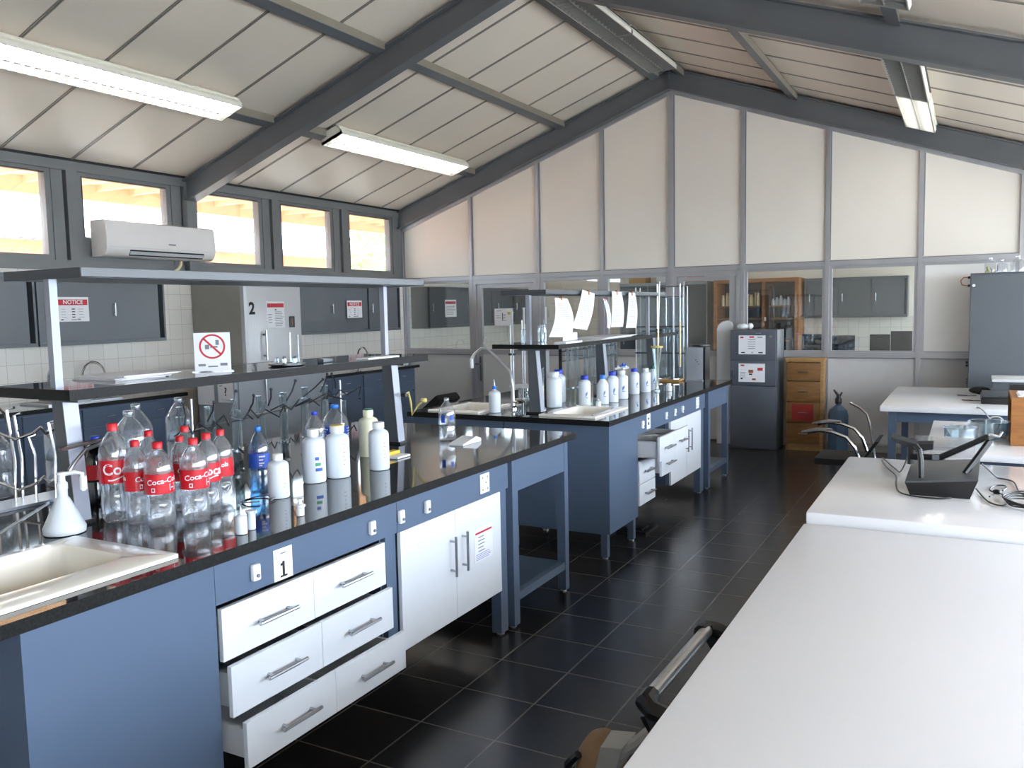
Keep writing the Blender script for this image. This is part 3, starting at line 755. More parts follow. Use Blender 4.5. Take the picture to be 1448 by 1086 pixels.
# shelf racks standing on the benches
def rack(label, xa, xb, y0, y1, ys, xleg, zs=1.368, zt=1.405, ztop=1.785, uy=None, ux=None):
    t = thing('bench_shelf_rack', label, 'shelf rack', ((xa+xb)/2, (y0+y1)/2, ZB))
    MB().box(xa, xb, y0, y1, zs, zt, 1).box(xa+.0005, xb-.0005, y0+.0005, y1-.0005, zt-.001, zt+.0004).build('granite_shelf', ['granite', 'granite_edge'], t, ang=0)
    for i, y in enumerate(ys):
        m = MB()
        for (ya, yb, mi) in ((y, y+.05, 0),):
            # tapered column: wider at the foot
            m.rings([[(xleg-.075, ya, ZB+.012), (xleg+.012, ya, ZB+.012), (xleg+.012, yb, ZB+.012), (xleg-.075, yb, ZB+.012)],
                     [(xleg-.085, ya, zs-.012), (xleg-.022, ya, zs-.012), (xleg-.022, yb, zs-.012), (xleg-.085, yb, zs-.012)]])
        # lighter outer channel face
        m.rings([[(xleg+.012, ya-.004, ZB+.012), (xleg+.016, ya-.004, ZB+.012), (xleg+.016, yb+.004, ZB+.012), (xleg+.012, yb+.004, ZB+.012)],
                 [(xleg-.022, ya-.004, zs-.012), (xleg-.018, ya-.004, zs-.012), (xleg-.018, yb+.004, zs-.012), (xleg-.022, yb+.004, zs-.012)]], 1)
        m.build('column', ['cabgrey', 'colface'], t, ang=0)
        MB().box(xleg-.1, xleg+.03, y-.01, y+.06, ZB+.0005, ZB+.012).build('foot_plate', 'black', t, ang=0)
        MB().box(xleg-.16, xleg+.06, y, y+.05, zs-.012, zs-.0005).build('bracket', 'cabgrey', t, ang=0)
    uxa, uxb = ux; uy0, uy1 = uy
    for y in (ys[0]+.005, ys[-1]+.01):
        MB().box(xleg-.095, xleg-.065, y, y+.03, zt, ztop+.015).build('upright', 'colface', t, ang=0)
    u = MB()
    u.box(uxb-.004, uxb, uy0, uy1, ztop, ztop+.034).box(uxa, uxa+.004, uy0, uy1, ztop, ztop+.034)
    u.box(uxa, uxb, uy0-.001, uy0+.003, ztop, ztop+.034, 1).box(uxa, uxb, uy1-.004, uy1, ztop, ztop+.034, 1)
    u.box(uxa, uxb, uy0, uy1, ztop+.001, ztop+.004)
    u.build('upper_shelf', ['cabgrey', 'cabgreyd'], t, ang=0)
    return t
rack('two-tier shelf rack with black granite lower shelf on the nearest island bench', -3.14, -2.685, 1.80, 3.97, (1.845, 3.765), -2.77, uy=(1.83, 3.87), ux=(-3.06, -2.63))
rack('two-tier shelf rack hung with paper sheets on the far island bench', -2.97, -2.45, 5.20, 7.85, (5.23, 6.45, 7.70), -2.62, zs=1.372, zt=1.402, ztop=1.745, uy=(5.22, 7.82), ux=(-2.9, -2.55))
t = thing('bench_column', 'grey steel column behind the near shelf column of the far bench', 'column', (-2.98, 6.1, ZB))
MB().box(-3.04, -2.975, 6.07, 6.12, ZB+.001, 1.371).box(-2.974, -2.97, 6.066, 6.124, ZB+.001, 1.371, 1).build('column_shaft', ['cabgrey', 'alu'], t, ang=0)

# ------------------------------------------------------------------ along the windowed wall
def wall_cabinet(label, y0, y1, z0, z1, ndoor, x0=XL+.002, x1=-6.93, group=None, splits=None):
    t = thing('wall_cabinet', label, 'wall cabinet', ((x0+x1)/2, (y0+y1)/2, z0), group)
    b = MB().box(x0, x0+.01, y0, y1, z0, z1).box(x0+.01, x1, y0, y0+.02, z0, z1).box(x0+.01, x1, y1-.02, y1, z0, z1).box(x0+.01, x1, y0+.02, y1-.02, z0, z0+.03).box(x0+.01, x1, y0+.02, y1-.02, z1-.03, z1)
    b.box(x0+.011, x0+.02, y0+.02, y1-.02, z0+.03, z1-.03, 1)
    b.build('carcass', ['cabgrey', 'recess'], t, ang=0)
    s = splits or [y0+.02+(y1-y0-.04)*i/ndoor for i in range(ndoor+1)]
    for i in range(len(s)-1):
        dx = .012 if i % 2 == 0 else .03
        gap = .03 if i == len(s)-2 else .004
        f = MB().box(x1-dx-.014, x1-dx, s[i]+.002, s[i+1]-gap, z0+.031, z1-.031).build('sliding_door', 'cabgrey', t, ang=0)
        hy = s[i]+.06 if i % 2 else s[i+1]-.09
        hy = s[i]+.06
        bar_handle(f, (x1-dx, hy, (z0+z1)/2-.06), (x1-dx, hy, (z0+z1)/2+.06), (.022, 0, 0), .005)
    return t
CX = -6.93
wall_cabinet('charcoal wall cabinet cut by the picture edge beside the notice cabinet', 3.0, 4.395, 1.412, 2.03, 2)
wall_cabinet('charcoal wall cabinet with the larger red-headed notice, under the air conditioner', 4.41, 5.70, 1.41, 2.03, 2, splits=[4.43, 5.10, 5.68])
wall_cabinet('charcoal wall cabinet with the small red-headed notice, past the tall fridge', 7.35, 9.60, 1.395, 2.0, 3, splits=[7.37, 8.15, 8.92, 9.58])
wall_cabinet('charcoal wall cabinet seen through the pane nearest the corner, with a faded notice', 10.33, 11.56, 1.39, 2.0, 2)
wall_cabinet('dark wall cabinet seen through the glass of the partition door, behind the poster', 11.7, 13.6, 1.385, 2.0, 3)
def notice(label, y, z, w, h, x=CX+.002, head=True, text='NOTICE'):
    mk = [(0.04, .67, .96, .9, 2)] if head else []
    for i in range(4): mk += [(.12, .5-.11*i, .12+.16*random.uniform(.6, 1.2), .515-.11*i, 0), (.45, .49-.11*i, .55, .53-.11*i, 1), (.66, .5-.11*i, .66+.2*random.uniform(.5, 1), .515-.11*i, 0 if i else 2)]
    mk += [(.1, .06, .18, .1, 1), (.42, .06, .6, .09, 0), (.62, .06, .72, .11, 0)]
    return sheet('notice', label, 'notice', (x, y, z), (0, 1, 0), (0, 0, 1), w, h, mk, [(text, .5, .785, h*.24, 7)] if head else [])
notice('white notice with a red NOTICE heading on the cabinet under the air conditioner', 4.59, 1.618, .30, .215, x=-6.941)
notice('small white notice with a red NOTICE heading on the cabinet past the fridge', 8.47, 1.58, .30, .22, x=-6.941)
sheet('notice', 'faded notice with a pale red heading behind the pane nearest the corner', 'notice', (CX+.002-.013, 10.75, 1.55), (0, 1, 0), (0, 0, 1), .32, .26, [(0.05, .75, .95, .9, 2)]+lines(6, .15, .6, .1, .9))

# tall fridge
t = thing('tall_fridge', 'tall silver-grey fridge with a black top vent and a big number 2', 'fridge', (-6.88, 6.72, 0))
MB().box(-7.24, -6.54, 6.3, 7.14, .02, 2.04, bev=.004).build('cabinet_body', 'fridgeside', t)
MB().box(-6.538, -6.50, 6.345, 7.138, .08, 1.99, bev=.004).build('door', 'fridge', t)
MB().box(-6.538, -6.502, 6.32, 7.14, 1.995, 2.045).build('vent', 'recess', t, ang=0)
MB().box(-6.5395, -6.49, 6.30, 6.342, .06, 2.04).build('door_frame_edge', 'fridge', t, ang=0)
bar_handle(t, (-6.50, 6.56, 1.17), (-6.50, 6.56, 1.48), (.045, 0, 0), .014)
n2 = MB(); add_text(n2, '2', .17, lambda x, y: (-6.4985, 6.415+x, 1.705+y)); n2.build('number', 'inkdk', t, ang=0)
MB().box(-6.4995, -6.492, 6.955, 7.03, 1.50, 1.62).build('control_panel', 'black', t, ang=0)
MB().box(-6.4918, -6.491, 6.985, 7.0, 1.52, 1.6).build('control_display', 'inkorange', t, ang=0)
MB().box(-6.4995, -6.4985, 6.44, 6.455, 1.51, 1.60).build('maker_strip', 'paper', t, ang=0)
for i in range(4): MB().cyl((-7.2+.6*(i % 2), 6.36+.7*(i//2), 0), (-7.2+.6*(i % 2), 6.36+.7*(i//2), .02), .02).build('foot', 'black', t)
sheet('notice', 'white instruction sheet with a red heading taped to the fridge door', 'notice', (-6.499, 6.62, 1.50), (0, 1, 0), (0, 0, 1), .265, .28, [(.04, .78, .96, .93, 2), (.45, .66, .55, .72, 0)]+lines(9, .08, .6, .45, .95, 0)+lines(4, .2, .5, .08, .3, 0))

# low grey cabinet between the fridge and the bench
t = thing('low_cabinet', 'low blue-grey cabinet with a taped question-mark paper, standing before the tall fridge', 'cabinet', (-6.25, 6.3, 0))
MB().box(-6.48, -6.0, 5.66, 6.93, .03, 1.13, bev=.004).box(-6.484, -5.998, 5.655, 6.935, 1.131, 1.15).build('cabinet_body', 'greyboxm', t, ang=0)
MB().box(-5.998, -5.985, 5.70, 6.90, .06, 1.10).build('door', 'greyboxm', t, ang=0)
bar_handle(t, (-5.985, 6.02, .75), (-5.985, 6.02, 1.08), (.03, 0, 0), .01)
for i in range(4): MB().cyl((-6.42+.36*(i % 2), 5.72+1.14*(i//2), 0), (-6.42+.36*(i % 2), 5.72+1.14*(i//2), .03), .02).build('foot', 'black', t)
sheet('paper_sign', 'small square paper with a black question mark taped beside the low cabinet door', 'paper', (-6.21, 5.655-.002, .83), (1, 0, 0), (0, 0, 1), .20, .19, [(.2, .12, .8, .14, 0), (.1, .8, .3, .84, 0)], [('?', .5, .52, .11, 1)])
sheet('paper_sign', 'pale reflection-like light patch laid as a blank sheet on the side of the low cabinet', 'paper', (-6.48, 5.655-.002, .80), (1, 0, 0), (0, 0, 1), .22, .25, [])  # thin pale sheet standing in for a patch of reflected light

# base units and black tops along the wall
def base_unit(label, y0, y1, doors, dwr=True, z1=.885, x1=-6.62):
    t = thing('base_cabinet', label, 'cabinet', ((XL+x1)/2, (y0+y1)/2, 0))
    MB().box(XL+.01, x1-.02, y0, y1, .10, z1-.20).box(x1-.04, x1-.02, y0, y1, z1-.1999, z1-.001).box(XL+.05, x1-.06, y0+.01, y1-.01, 0, .099).build('carcass', 'blue', t, ang=0)
    w = (y1-y0-.04)/doors
    for i in range(doors):
        a = y0+.02+w*i
        if dwr:
            f = MB().box(x1-.019, x1-.002, a+.004, a+w-.004, z1-.17, z1-.02).build('drawer', 'blue', t, ang=0)
            bar_handle(f, (x1-.002, a+w/2-.04, z1-.095), (x1-.002, a+w/2+.04, z1-.095), (.02, 0, 0), .004)
        f = MB().box(x1-.019, x1-.002, a+.004, a+w-.004, .115, z1-.18).build('door', 'blue', t, ang=0)
        MB().cyl((x1-.002, a+w-.06, z1-.3), (x1+.018, a+w-.06, z1-.3), .008).build('knob', 'black', f)
    return t
base_unit('blue base cabinet under the black top past the tall fridge, its half nearer the fridge', 7.20, 8.33, 2)
base_unit('blue base cabinet under the black top past the tall fridge, its half nearer the gable', 8.335, 9.48, 2)
base_unit('blue base cabinet behind the wire racks, cut by the picture edge', 2.2, 4.0, 3)
base_unit('blue base cabinet behind the bottles, beside the low cabinet', 4.005, 5.6, 3)
worktop('black worktop against the tiled wall past the tall fridge', XL+.003, -6.58, 7.17, 9.52, .886, .921, [])
tk, hk = sink('grey steel sink with a raised rim in the worktop under the notice cabinet', -7.1, -6.7, 4.3, 5.0, .921, (.04, .04, .04, .04), .14)
tk.children[0].data.materials[0] = M['brushed']
worktop('black worktop against the tiled wall under the notice cabinet', XL+.003, -6.58, 2.2, 5.62, .886, .921, [hk])
base_unit('dark blue base cabinet beyond the partition, seen through the door glass', 10.3, 12.2, 3)
base_unit('dark blue base cabinet beyond the partition, further behind the door glass', 12.21, 14.1, 3)
worktop('black worktop beyond the partition along the tiled wall', XL+.003, -6.58, 10.28, 14.12, .886, .921, [])

# air conditioner
t = thing('air_conditioner', 'white split air conditioner unit mounted over a clerestory window', 'air conditioner', (-7.14, 5.8, 2.22))
prof = [(-7.245, 2.215), (-7.10, 2.215), (-7.055, 2.235), (-7.025, 2.29), (-7.02, 2.40), (-7.035, 2.54), (-7.06, 2.553), (-7.245, 2.553)]
# placed in front of the glazing bars on brackets
prof = [(x+.005, z) for x, z in prof]
MB().prism(prof, 'y', 5.17, 6.45).build('casing', 'acwhite', t, ang=50)
MB().rings([[(-7.052, 5.42, 2.231), (-7.024, 5.42, 2.285), (-7.022, 5.42, 2.284), (-7.05, 5.42, 2.229)], [(-7.052, 6.30, 2.231), (-7.024, 6.30, 2.285), (-7.022, 6.30, 2.284), (-7.05, 6.30, 2.229)]]).build('air_outlet', 'recess', t, ang=0)
MB().rings([[(-7.045, 5.42, 2.243), (-7.030, 5.42, 2.272), (-7.012, 5.42, 2.266), (-7.03, 5.42, 2.239)], [(-7.045, 6.30, 2.243), (-7.030, 6.30, 2.272), (-7.012, 6.30, 2.266), (-7.03, 6.30, 2.239)]]).build('louvre_flap', 'edge', t, ang=0)
MB().box(-7.017, -7.0125, 5.2, 6.42, 2.303, 2.306).build('panel_seam', 'edge', t, ang=0)
MB().box(-7.016, -7.0125, 5.86, 5.94, 2.348, 2.36).build('badge', 'ink', t, ang=0)
t = thing('pipe_hanger', 'cream insulated pipe looping below the air conditioner', 'pipe', (-7.2, 6.3, 2.1))
MB().tube([(-7.16, 6.12, 2.212), (-7.17, 6.12, 2.17), (-7.18, 6.1, 2.13), (-7.19, 6.05, 2.1), (-7.2, 6.0, 2.06)], .014).build('insulation', 'cream', t)

# taps over the wall sinks
def swan(label, x, y, z, h=.24, reach=.16, dir=(1, 0)):
    t = thing('swan_neck_tap', label, 'tap', (x, y, z))
    pts = [(x, y, z)]+[(x, y, z+h*.6)]+[(x+dir[0]*reach/2*(1-math.cos(a)), y+dir[1]*reach/2*(1-math.cos(a)), z+h*.6+h*.4*math.sin(a)) for a in [PI*i/8 for i in range(1, 9)]]+[(x+dir[0]*reach, y+dir[1]*reach, z+h*.45)]
    MB().tube(pts, .011).build('spout', 'chrome', t)
    MB().lathe([(.026, 0), (.026, .02), (.014, .03)], 14, at=(x, y, z+.0005)).build('base', 'chrome', t)
    MB().cyl((x, y-.05, z+.06), (x, y+.05, z+.06), .007).build('lever', 'chrome', t)
    return t
swan('chrome swan-neck tap against the tiles under the larger notice, nearer the picture edge', -7.18, 4.62, .9215, .3, .2)
swan('chrome swan-neck tap against the tiles under the plain sliding door', -7.18, 4.95, .9215, .32, .2, (.8, .6))
swan('chrome tap with a round flask hung on it, under the small notice', -7.18, 8.95, .9215, .26, .16)
# ------------------------------------------------------------------ bottles
PROTO = {}
def facing(x, y): return math.atan2(-y, -x)

def place(key, maker, label, x, y, z, sx, sz, rz, group=None):
    if key not in PROTO:
        r = maker(); PROTO[key] = r
        r['label'] = label; r.location = (x, y, z); r.rotation_euler = (0, 0, rz); r.scale = (sx, sx, sz)
        if group: r['group'] = group
        return r
    r = dup(PROTO[key], label, (x, y, z), group, rz, (sx, sx, sz))
    return r

def wrap_text(mb, body, size, R, ang0, z0, mi=0, tilt=0.):
    add_text(mb, body, size, lambda x, y: (R*math.cos(ang0+x/R), R*math.sin(ang0+x/R), z0+y+tilt*x), mi)

def petal(t, z): return 1-.10*max(0, 1-z/.06)*(.5-.5*math.cos(5*t)) if z < .06 else 1
def mk_soda(variant):
    def f():
        h, R = .30, .045
        t = thing('soda_bottle', 'x', 'bottle')
        prof = [(.55*R, .004), (.80*R, .0), (.93*R, .01), (1.0*R, .03), (1.0*R, .055), (.93*R, .085), (.90*R, .10), (.95*R, .112), (1.0*R, .122), (1.0*R, .192), (1.0*R, .202), (.95*R, .222), (.80*R, .242), (.58*R, .259), (.36*R, .271), (.29*R, .276), (.29*R, .288)]
        MB().lathe(prof, 30, fn=petal, cap0=True, cap1=False).build('bottle_body', 'pet', t, local=True, ang=60)
        lw = MB().lathe([(R*1.012, .122), (R*1.012, .192)], 30, cap0=False, cap1=False).build('label_wrap', 'cokered', t, local=True)
        tx = MB(); Rl = R*1.03
        if variant == 0:
            wrap_text(tx, 'Coca', .046, Rl, 0, .163)
            for i in range(16):
                a = -.7+1.4*i/16; b = a+1.4/16
                zf = lambda q: .136+.006*math.sin(q*3)
                tx.quad([(Rl*math.cos(a), Rl*math.sin(a), zf(a)), (Rl*math.cos(b), Rl*math.sin(b), zf(b)), (Rl*math.cos(b), Rl*math.sin(b), zf(b)+.004), (Rl*math.cos(a), Rl*math.sin(a), zf(a)+.004)])
        else:
            wrap_text(tx, 'Coca-Cola', .026, Rl, .0, .168, 0, .1)
            for a, z0, w, hh in ((.35, .132, .5, .02), (-.9, .13, .25, .012), (2.0, .135, .4, .02)):
                for (aa, ab, za, zb) in ((a, a+w, z0, z0+.003), (a, a+w, z0+hh, z0+hh+.003), (a, a+.05, z0, z0+hh), (a+w-.05, a+w, z0, z0+hh), (a+.12, a+w-.12, z0+hh*.4, z0+hh*.6)):
                    tx.quad([(Rl*math.cos(aa), Rl*math.sin(aa), za), (Rl*math.cos(ab), Rl*math.sin(ab), za), (Rl*math.cos(ab), Rl*math.sin(ab), zb), (Rl*math.cos(aa), Rl*math.sin(aa), zb)])
        o = tx.build('lettering', 'paper', lw, local=True, ang=0) if tx else None
        bk = MB(); wrap_text(bk, 'Coca-Cola', .024, Rl, PI, .165, 0, .1); bk.build('lettering', 'paper', lw, local=True, ang=0)
        MB().lathe([(.30*R, .277), (.34*R, .2775), (.34*R, .298), (.30*R, .30)], 20, fn=lambda a, z: 1+.03*math.cos(20*a)).build('cap', 'redcap', t, local=True, ang=60)
        MB().lathe([(.37*R, .2735), (.37*R, .2755)], 16).build('neck_ring', 'pet', t, local=True)
        return t
    return f
G = 'red-capped soft drink bottles on the nearest bench'
for v, x, y, h, r, da, lab in (
    (0, -2.681, 1.950, .352, .0515, .25, 'tallest red-capped clear soda bottle, first of the cluster beside the shelf column'),
    (1, -2.576, 1.958, .296, .0422, 1.1, 'red-capped soda bottle between the tallest bottle and the foremost one'),
    (1, -2.463, 1.961, .296, .0487, .35, 'foremost red-capped soda bottle of the cluster, nearest the bench edge and sink'),
    (1, -2.410, 2.068, .297, .0490, .5, 'red-capped soda bottle behind the foremost one, before the cluster corner'),
    (0, -2.462, 2.173, .298, .0460, .2, 'red-capped soda bottle with white script, second from the water bottle end'),
    (1, -2.500, 2.275, .295, .0427, 2.6, 'red-capped soda bottle at the end of the cluster toward the blue water bottle'),
    (1, -2.780, 2.175, .290, .0437, 1.9, 'red-capped soda bottle at the back of the cluster behind the foremost one'),
    (1, -2.600, 2.170, .280, .0400, .9, 'lowest red-capped soda bottle, hemmed in at the middle of the cluster'),
    (0, -2.690, 2.270, .300, .0463, 1.4, 'red-capped soda bottle at the rear of the cluster, cap above the middle ones')):
    place('soda%d' % v, mk_soda(v), lab, x, y, ZB+.001, r/.045, h/.30, facing(x, y)+da, G)

def mk_jug(cap, body, label_m=None, name='plastic_jug', hh=.30):
    def f():
        R = .06; t = thing(name, 'x', 'bottle')
        prof = [(.5*R, 0), (.95*R, .002), (R, .012), (R, .10), (.97*R, .105), (R, .11), (R, .19), (.93*R, .215), (.6*R, .25), (.3*R, .272), (.24*R, .278), (.24*R, .29)]
        MB().lathe(prof, 28, cap1=False).build('bottle_body', body, t, local=True, ang=60)
        MB().lathe([(.28*R, .279), (.30*R, .28), (.30*R, .298), (.27*R, .30)], 20).build('cap', cap, t, local=True, ang=60)
        if label_m:
            lw = MB().lathe([(R*1.01, .115), (R*1.01, .18)], 28, cap0=False, cap1=False).build('label_wrap', label_m, t, local=True)
            tx = MB()
            for a0 in (0, 2.1, 4.2):
                for zz, w in ((.165, .6), (.15, .4), (.135, .5), (.125, .3)):
                    for i in range(4):
                        a = a0+w*i/4; b = a+w/5
                        tx.quad([(R*1.03*math.cos(a), R*1.03*math.sin(a), zz), (R*1.03*math.cos(b), R*1.03*math.sin(b), zz), (R*1.03*math.cos(b), R*1.03*math.sin(b), zz+.006), (R*1.03*math.cos(a), R*1.03*math.sin(a), zz+.006)])
            tx.build('printing', 'paper', lw, local=True, ang=0)
        return t
    return f
place('jugred', mk_jug('bluecap', 'petdark', 'cokered'), 'blue-capped smoky bottle with a red band, between the shelf column and the tallest soda bottle', -3.0, 2.105, ZB+.001, .95, .89, facing(-3, 2.1)+.3)
place('jugclr', mk_jug('pet', 'pet'), 'tall clear unlabelled jug behind the tallest soda bottle', -3.16, 2.38, ZB+.001, 1.2, 1.1, .3)
place('jugclr', None, 'clear unlabelled jug at the back between two soda bottle caps', -3.32, 2.54, ZB+.001, 1.15, 1.12, 1.2)
place('jugclr', None, 'clear unlabelled jug furthest back, under the taped question-mark paper', -3.42, 2.86, ZB+.001, 1.1, 1.1, 2.2)
place('jugblue', mk_jug('skycap', 'petblue', 'bluelabel', 'water_bottle'), 'blue-tinted water bottle with a blue cap and label beside the soda cluster', -2.556, 2.524, ZB+.001, .0419/.06, .271/.3, facing(-2.556, 2.524))
place('jugb2', mk_jug('bluecap', 'pet', None, 'water_bottle'), 'clear bottle with a dark blue cap behind the tall milky bottle with a coloured sticker', -2.80, 3.14, ZB+.001, .82, .84, 0)
place('jugb3', mk_jug('skycap', 'pet', 'bluelabel', 'water_bottle'), 'large clear bottle with a bright blue cap and band behind the yellow-mouthed bottle', -2.80, 3.29, ZB+.001, 1.12, .90, facing(-2.7, 3.3)+1)
place('jugopen', mk_jug('pet', 'pet', None, 'water_bottle'), 'empty clear bottle with blue label patches standing alone near the bench end', -2.578, 3.983, ZB+.001, .0475/.06, .239/.3, facing(-2.58, 3.98))
lone = COL.objects[-1]
for o in COL.objects:
    if o.get('label', '').startswith('empty clear bottle'): lone = o
pt = MB(); R = .0612
for a0, w, z0, z1 in ((-.75, .5, .13, .185), (.35, .45, .145, .185)):
    n_ = 5
    pt.rings([[((R+d)*math.cos(a0+w*i/n_), (R+d)*math.sin(a0+w*i/n_), z) for i in range(n_+1) for z in ((z0, z1) if i % 2 == 0 else (z1, z0))] for d in (0,)], cap0=False, cap1=False) if False else None
    for i in range(n_):
        a, b = a0+w*i/n_, a0+w*(i+1)/n_
        pt.quad([(R*math.cos(a), R*math.sin(a), z0), (R*math.cos(b), R*math.sin(b), z0), (R*math.cos(b), R*math.sin(b), z1), (R*math.cos(a), R*math.sin(a), z1)])
pt.build('label_patches', 'bluelabel', lone, local=True, ang=60)

def mk_hdpe(cap, body='hdpe', mark=None, neck=.40, shoulder='round', yel=False):
    def f():
        R, h = .05, .23
        t = thing('plastic_bottle', 'x', 'bottle')
        sh = [(R, .165), (.97*R, .176), (.86*R, .186), (.62*R, .193), (neck*R*1.05, .196)] if shoulder == 'round' else [(R, .15), (.95*R, .158), (neck*R*1.05, .196)]
        MB().lathe([(.6*R, 0), (.94*R, .001), (R, .008)]+sh+[(neck*R, .198), (neck*R, .213)], 28).build('bottle_body', body, t, local=True, ang=50)
        MB().lathe([(neck*R*1.15, .2), (neck*R*1.2, .202), (neck*R*1.2, .228), (neck*R*1.1, .23)], 22, fn=lambda a, z: 1+.015*math.cos(22*a)).build('cap', cap, t, local=True, ang=60)
        if yel: MB().lathe([(neck*R*1.1, .2303), (neck*R*1.1, .2325)], 20).build('lid_top', 'yelcap', t, local=True)
        if mark:
            Rm = R*1.012
            def patch(name, a0, a1, z0, z1, m):
                b = MB(); n_ = 5
                for i in range(n_):
                    a, c = a0+(a1-a0)*i/n_, a0+(a1-a0)*(i+1)/n_
                    b.quad([(Rm*math.cos(a), Rm*math.sin(a), z0), (Rm*math.cos(c), Rm*math.sin(c), z0), (Rm*math.cos(c), Rm*math.sin(c), z1), (Rm*math.cos(a), Rm*math.sin(a), z1)])
                return b.build(name, m, t, local=True, ang=60)
            if mark == 'sticker':
                patch('sticker', .05, .85, .05, .115, 'paper'); Rm *= 1.01
                for k, (m, z0) in enumerate((('inkblue', .052), ('inkgrn', .075), ('inkblue', .1))): patch('sticker_print', .1, .75-.15*k, z0, z0+.014, m)
            elif mark == 'scale':
                for k in range(6): patch('scale_mark', .45, .62+.08*(k % 2), .06+.018*k, .0625+.018*k, 'ink')
            else:
                for k in range(3): patch('ink_mark', .15+.12*k, .25+.12*k, .07+.01*k, .10+.006*k, 'inkblue')
                patch('ink_mark', .15, .6, .062, .066, 'inkblue')
        return t
    return f
def hd(key, label, x, y, h, r, da=0., **k):
    return place('hd'+key, mk_hdpe(**k) if k else None, label, x, y, ZB+.001, r/.05, h/.23, facing(x, y)+da)
hd('w', 'short milky bottle beside the blue water bottle', -2.408, 2.477, .175, .0419, 0, cap='hdpecap', mark='scale')
hd('s', 'milky bottle with a blue and green sticker', -2.487, 2.775, .230, .0501, 0, cap='hdpecap', mark='sticker')
hd('y', 'milky bottle with a yellow-topped mouth', -2.462, 2.903, .230, .0530, 0, cap='hdpecap', mark='scale', yel=True, neck=.5)
hd('p', 'plain milky bottle standing last before the empty clear bottle', -2.398, 3.119, .221, .0472, 0, cap='hdpecap', neck=.48, mark='scale')
hd('g', 'yellowed milky bottle with a dark green cap before the slanting shelf column', -2.668, 3.39, .235, .0496, 0, cap='hdpeyel', body='hdpeyel', neck=.44)
gb = [o for o in COL.objects if o.get('label', '').startswith('yellowed milky bottle')][0]
MB().lathe([(.022, .2305), (.022, .237)], 18).build('cap_top', 'greencap', gb, local=True)
hd('B1', 'widest milky bottle with a blue lid ring, beside the far bench shelf column', -2.688, 5.617, .262, .0571, 0, cap='hdpecap', neck=.55)
hd('B2', 'tall milky bottle with a blue cap half hidden behind the widest one', -2.80, 5.93, .255, .055, 0, cap='bluecap', mark='ink', neck=.5)
hd('B2', 'narrow milky bottle with a pale blue cap beside the drawer-side sink', -2.506, 5.761, .228, .0445)
hd('B3', 'angular milky bottle with blue handwriting, nearest the drawer-side sink corner', -2.425, 5.915, .221, .0450, 0, cap='skycap', mark='ink', shoulder='angle')
hd('B2', 'milky bottle with a dark blue cap touching the angular one from behind', -2.40, 6.05, .239, .0455)
hd('B4', 'milky bottle with yellow sediment and pale taps lying across its mouth', -2.430, 6.318, .225, .0540, 0, cap='hdpecap', mark='ink', neck=.5)
hd('B2', 'milky bottle with a blue cap after the one with the pale taps', -2.456, 6.683, .216, .0442, .3)
hd('B4', 'milky bottle with a flat white lid, second from the end of the row', -2.425, 6.877, .205, .0452)
hd('B5', 'milky bottle with a green cap at the end of the row', -2.426, 7.065, .214, .0401, 0, cap='greencap', mark='ink')
tp = thing('spare_taps', 'pale plastic burette taps lying on a bottle mouth on the far bench', 'taps', (-2.43, 6.318, ZB+.228))
for (a, b_, c_, m) in ((-.02, -.02, .012, 'hdpecap'), (.0, .03, .02, 'hdpecap'), (.02, -.01, .034, 'inkblue'), (.03, .025, .012, 'hdpecap')):
    MB().cyl((a-.02, b_-.012, c_), (a+.02, b_+.012, c_+.01), .009, 8).lathe([(.006, 0), (.012, .004), (.006, .022)], 8, at=(a, b_, c_+.005)).build('tap', m, tp, local=True)

def wash(label, x, y, h, r, cap='skycap', name='wash_bottle', tall=True):
    t = thing(name, label, 'bottle', (x, y, ZB+.001))
    MB().lathe([(r*.6, 0), (r*.94, .001), (r, .008), (r, h*.55), (r*.9, h*.61), (r*.5, h*.66), (r*.32, h*.67), (r*.32, h*.72)], 24).build('bottle_body', 'hdpe', t, local=True, ang=50)
    MB().lathe([(r*.36, h*.705), (r*.38, h*.71), (r*.34, h*.79), (r*.2, h*.8)], 16).build('cap', cap, t, local=True, ang=50)
    MB().tube([(0, 0, h*.79), (0, 0, h*.9), (-.004, 0, h)], [r*.16, r*.12, r*.05], 8).build('nozzle', 'hdpecap', t, local=True)
    return t
wash('milky wash bottle with a blue cap and pointed nozzle between the two far bench sinks', -2.958, 5.199, .235, .0425)
wash('tiny milky dropper bottle with a pointed tip at the nearest bench edge', -2.121, 2.001, .098, .0195, 'hdpecap', 'dropper_bottle')
wash('tiny clear-white dropper bottle in front of the angular bottle on the far bench', -2.369, 5.691, .076, .0206, 'hdpecap', 'dropper_bottle')
t = thing('plastic_cup', 'small milky cup with a lip beside the tiny dropper bottle', 'cup', (-2.133, 2.058, ZB+.001))
MB().lathe([(.012, 0), (.0135, .002), (.0145, .055), (.019, .062), (.019, .066), (.013, .067)], 18).build('cup_body', 'hdpe', t, local=True)
MB().box(.012, .024, -.004, .004, .058, .064).build('lip', 'hdpe', t, local=True)
t = thing('glass_stopper', 'small milky stopper with a narrow neck standing by the bench edge', 'stopper', (-2.113, 2.275, ZB+.001))
MB().lathe([(.012, 0), (.014, .002), (.015, .03), (.019, .034), (.019, .04), (.008, .044), (.006, .054), (.011, .058), (.011, .063)], 18).build('stopper_body', 'hdpecap', t, local=True)
t = thing('white_vial', 'small white vial with a cap on the far bench near the wooden tray', 'vial', (-2.264, 7.02, ZB+.001))
MB().lathe([(.024, 0), (.026, .002), (.026, .042), (.016, .046), (.016, .052)], 18).build('vial_body', 'hdpecap', t, local=True)
MB().lathe([(.017, .0525), (.018, .053), (.018, .064)], 14, at=(0, 0, 0)).build('vial_cap', 'hdpecap', t, local=True)
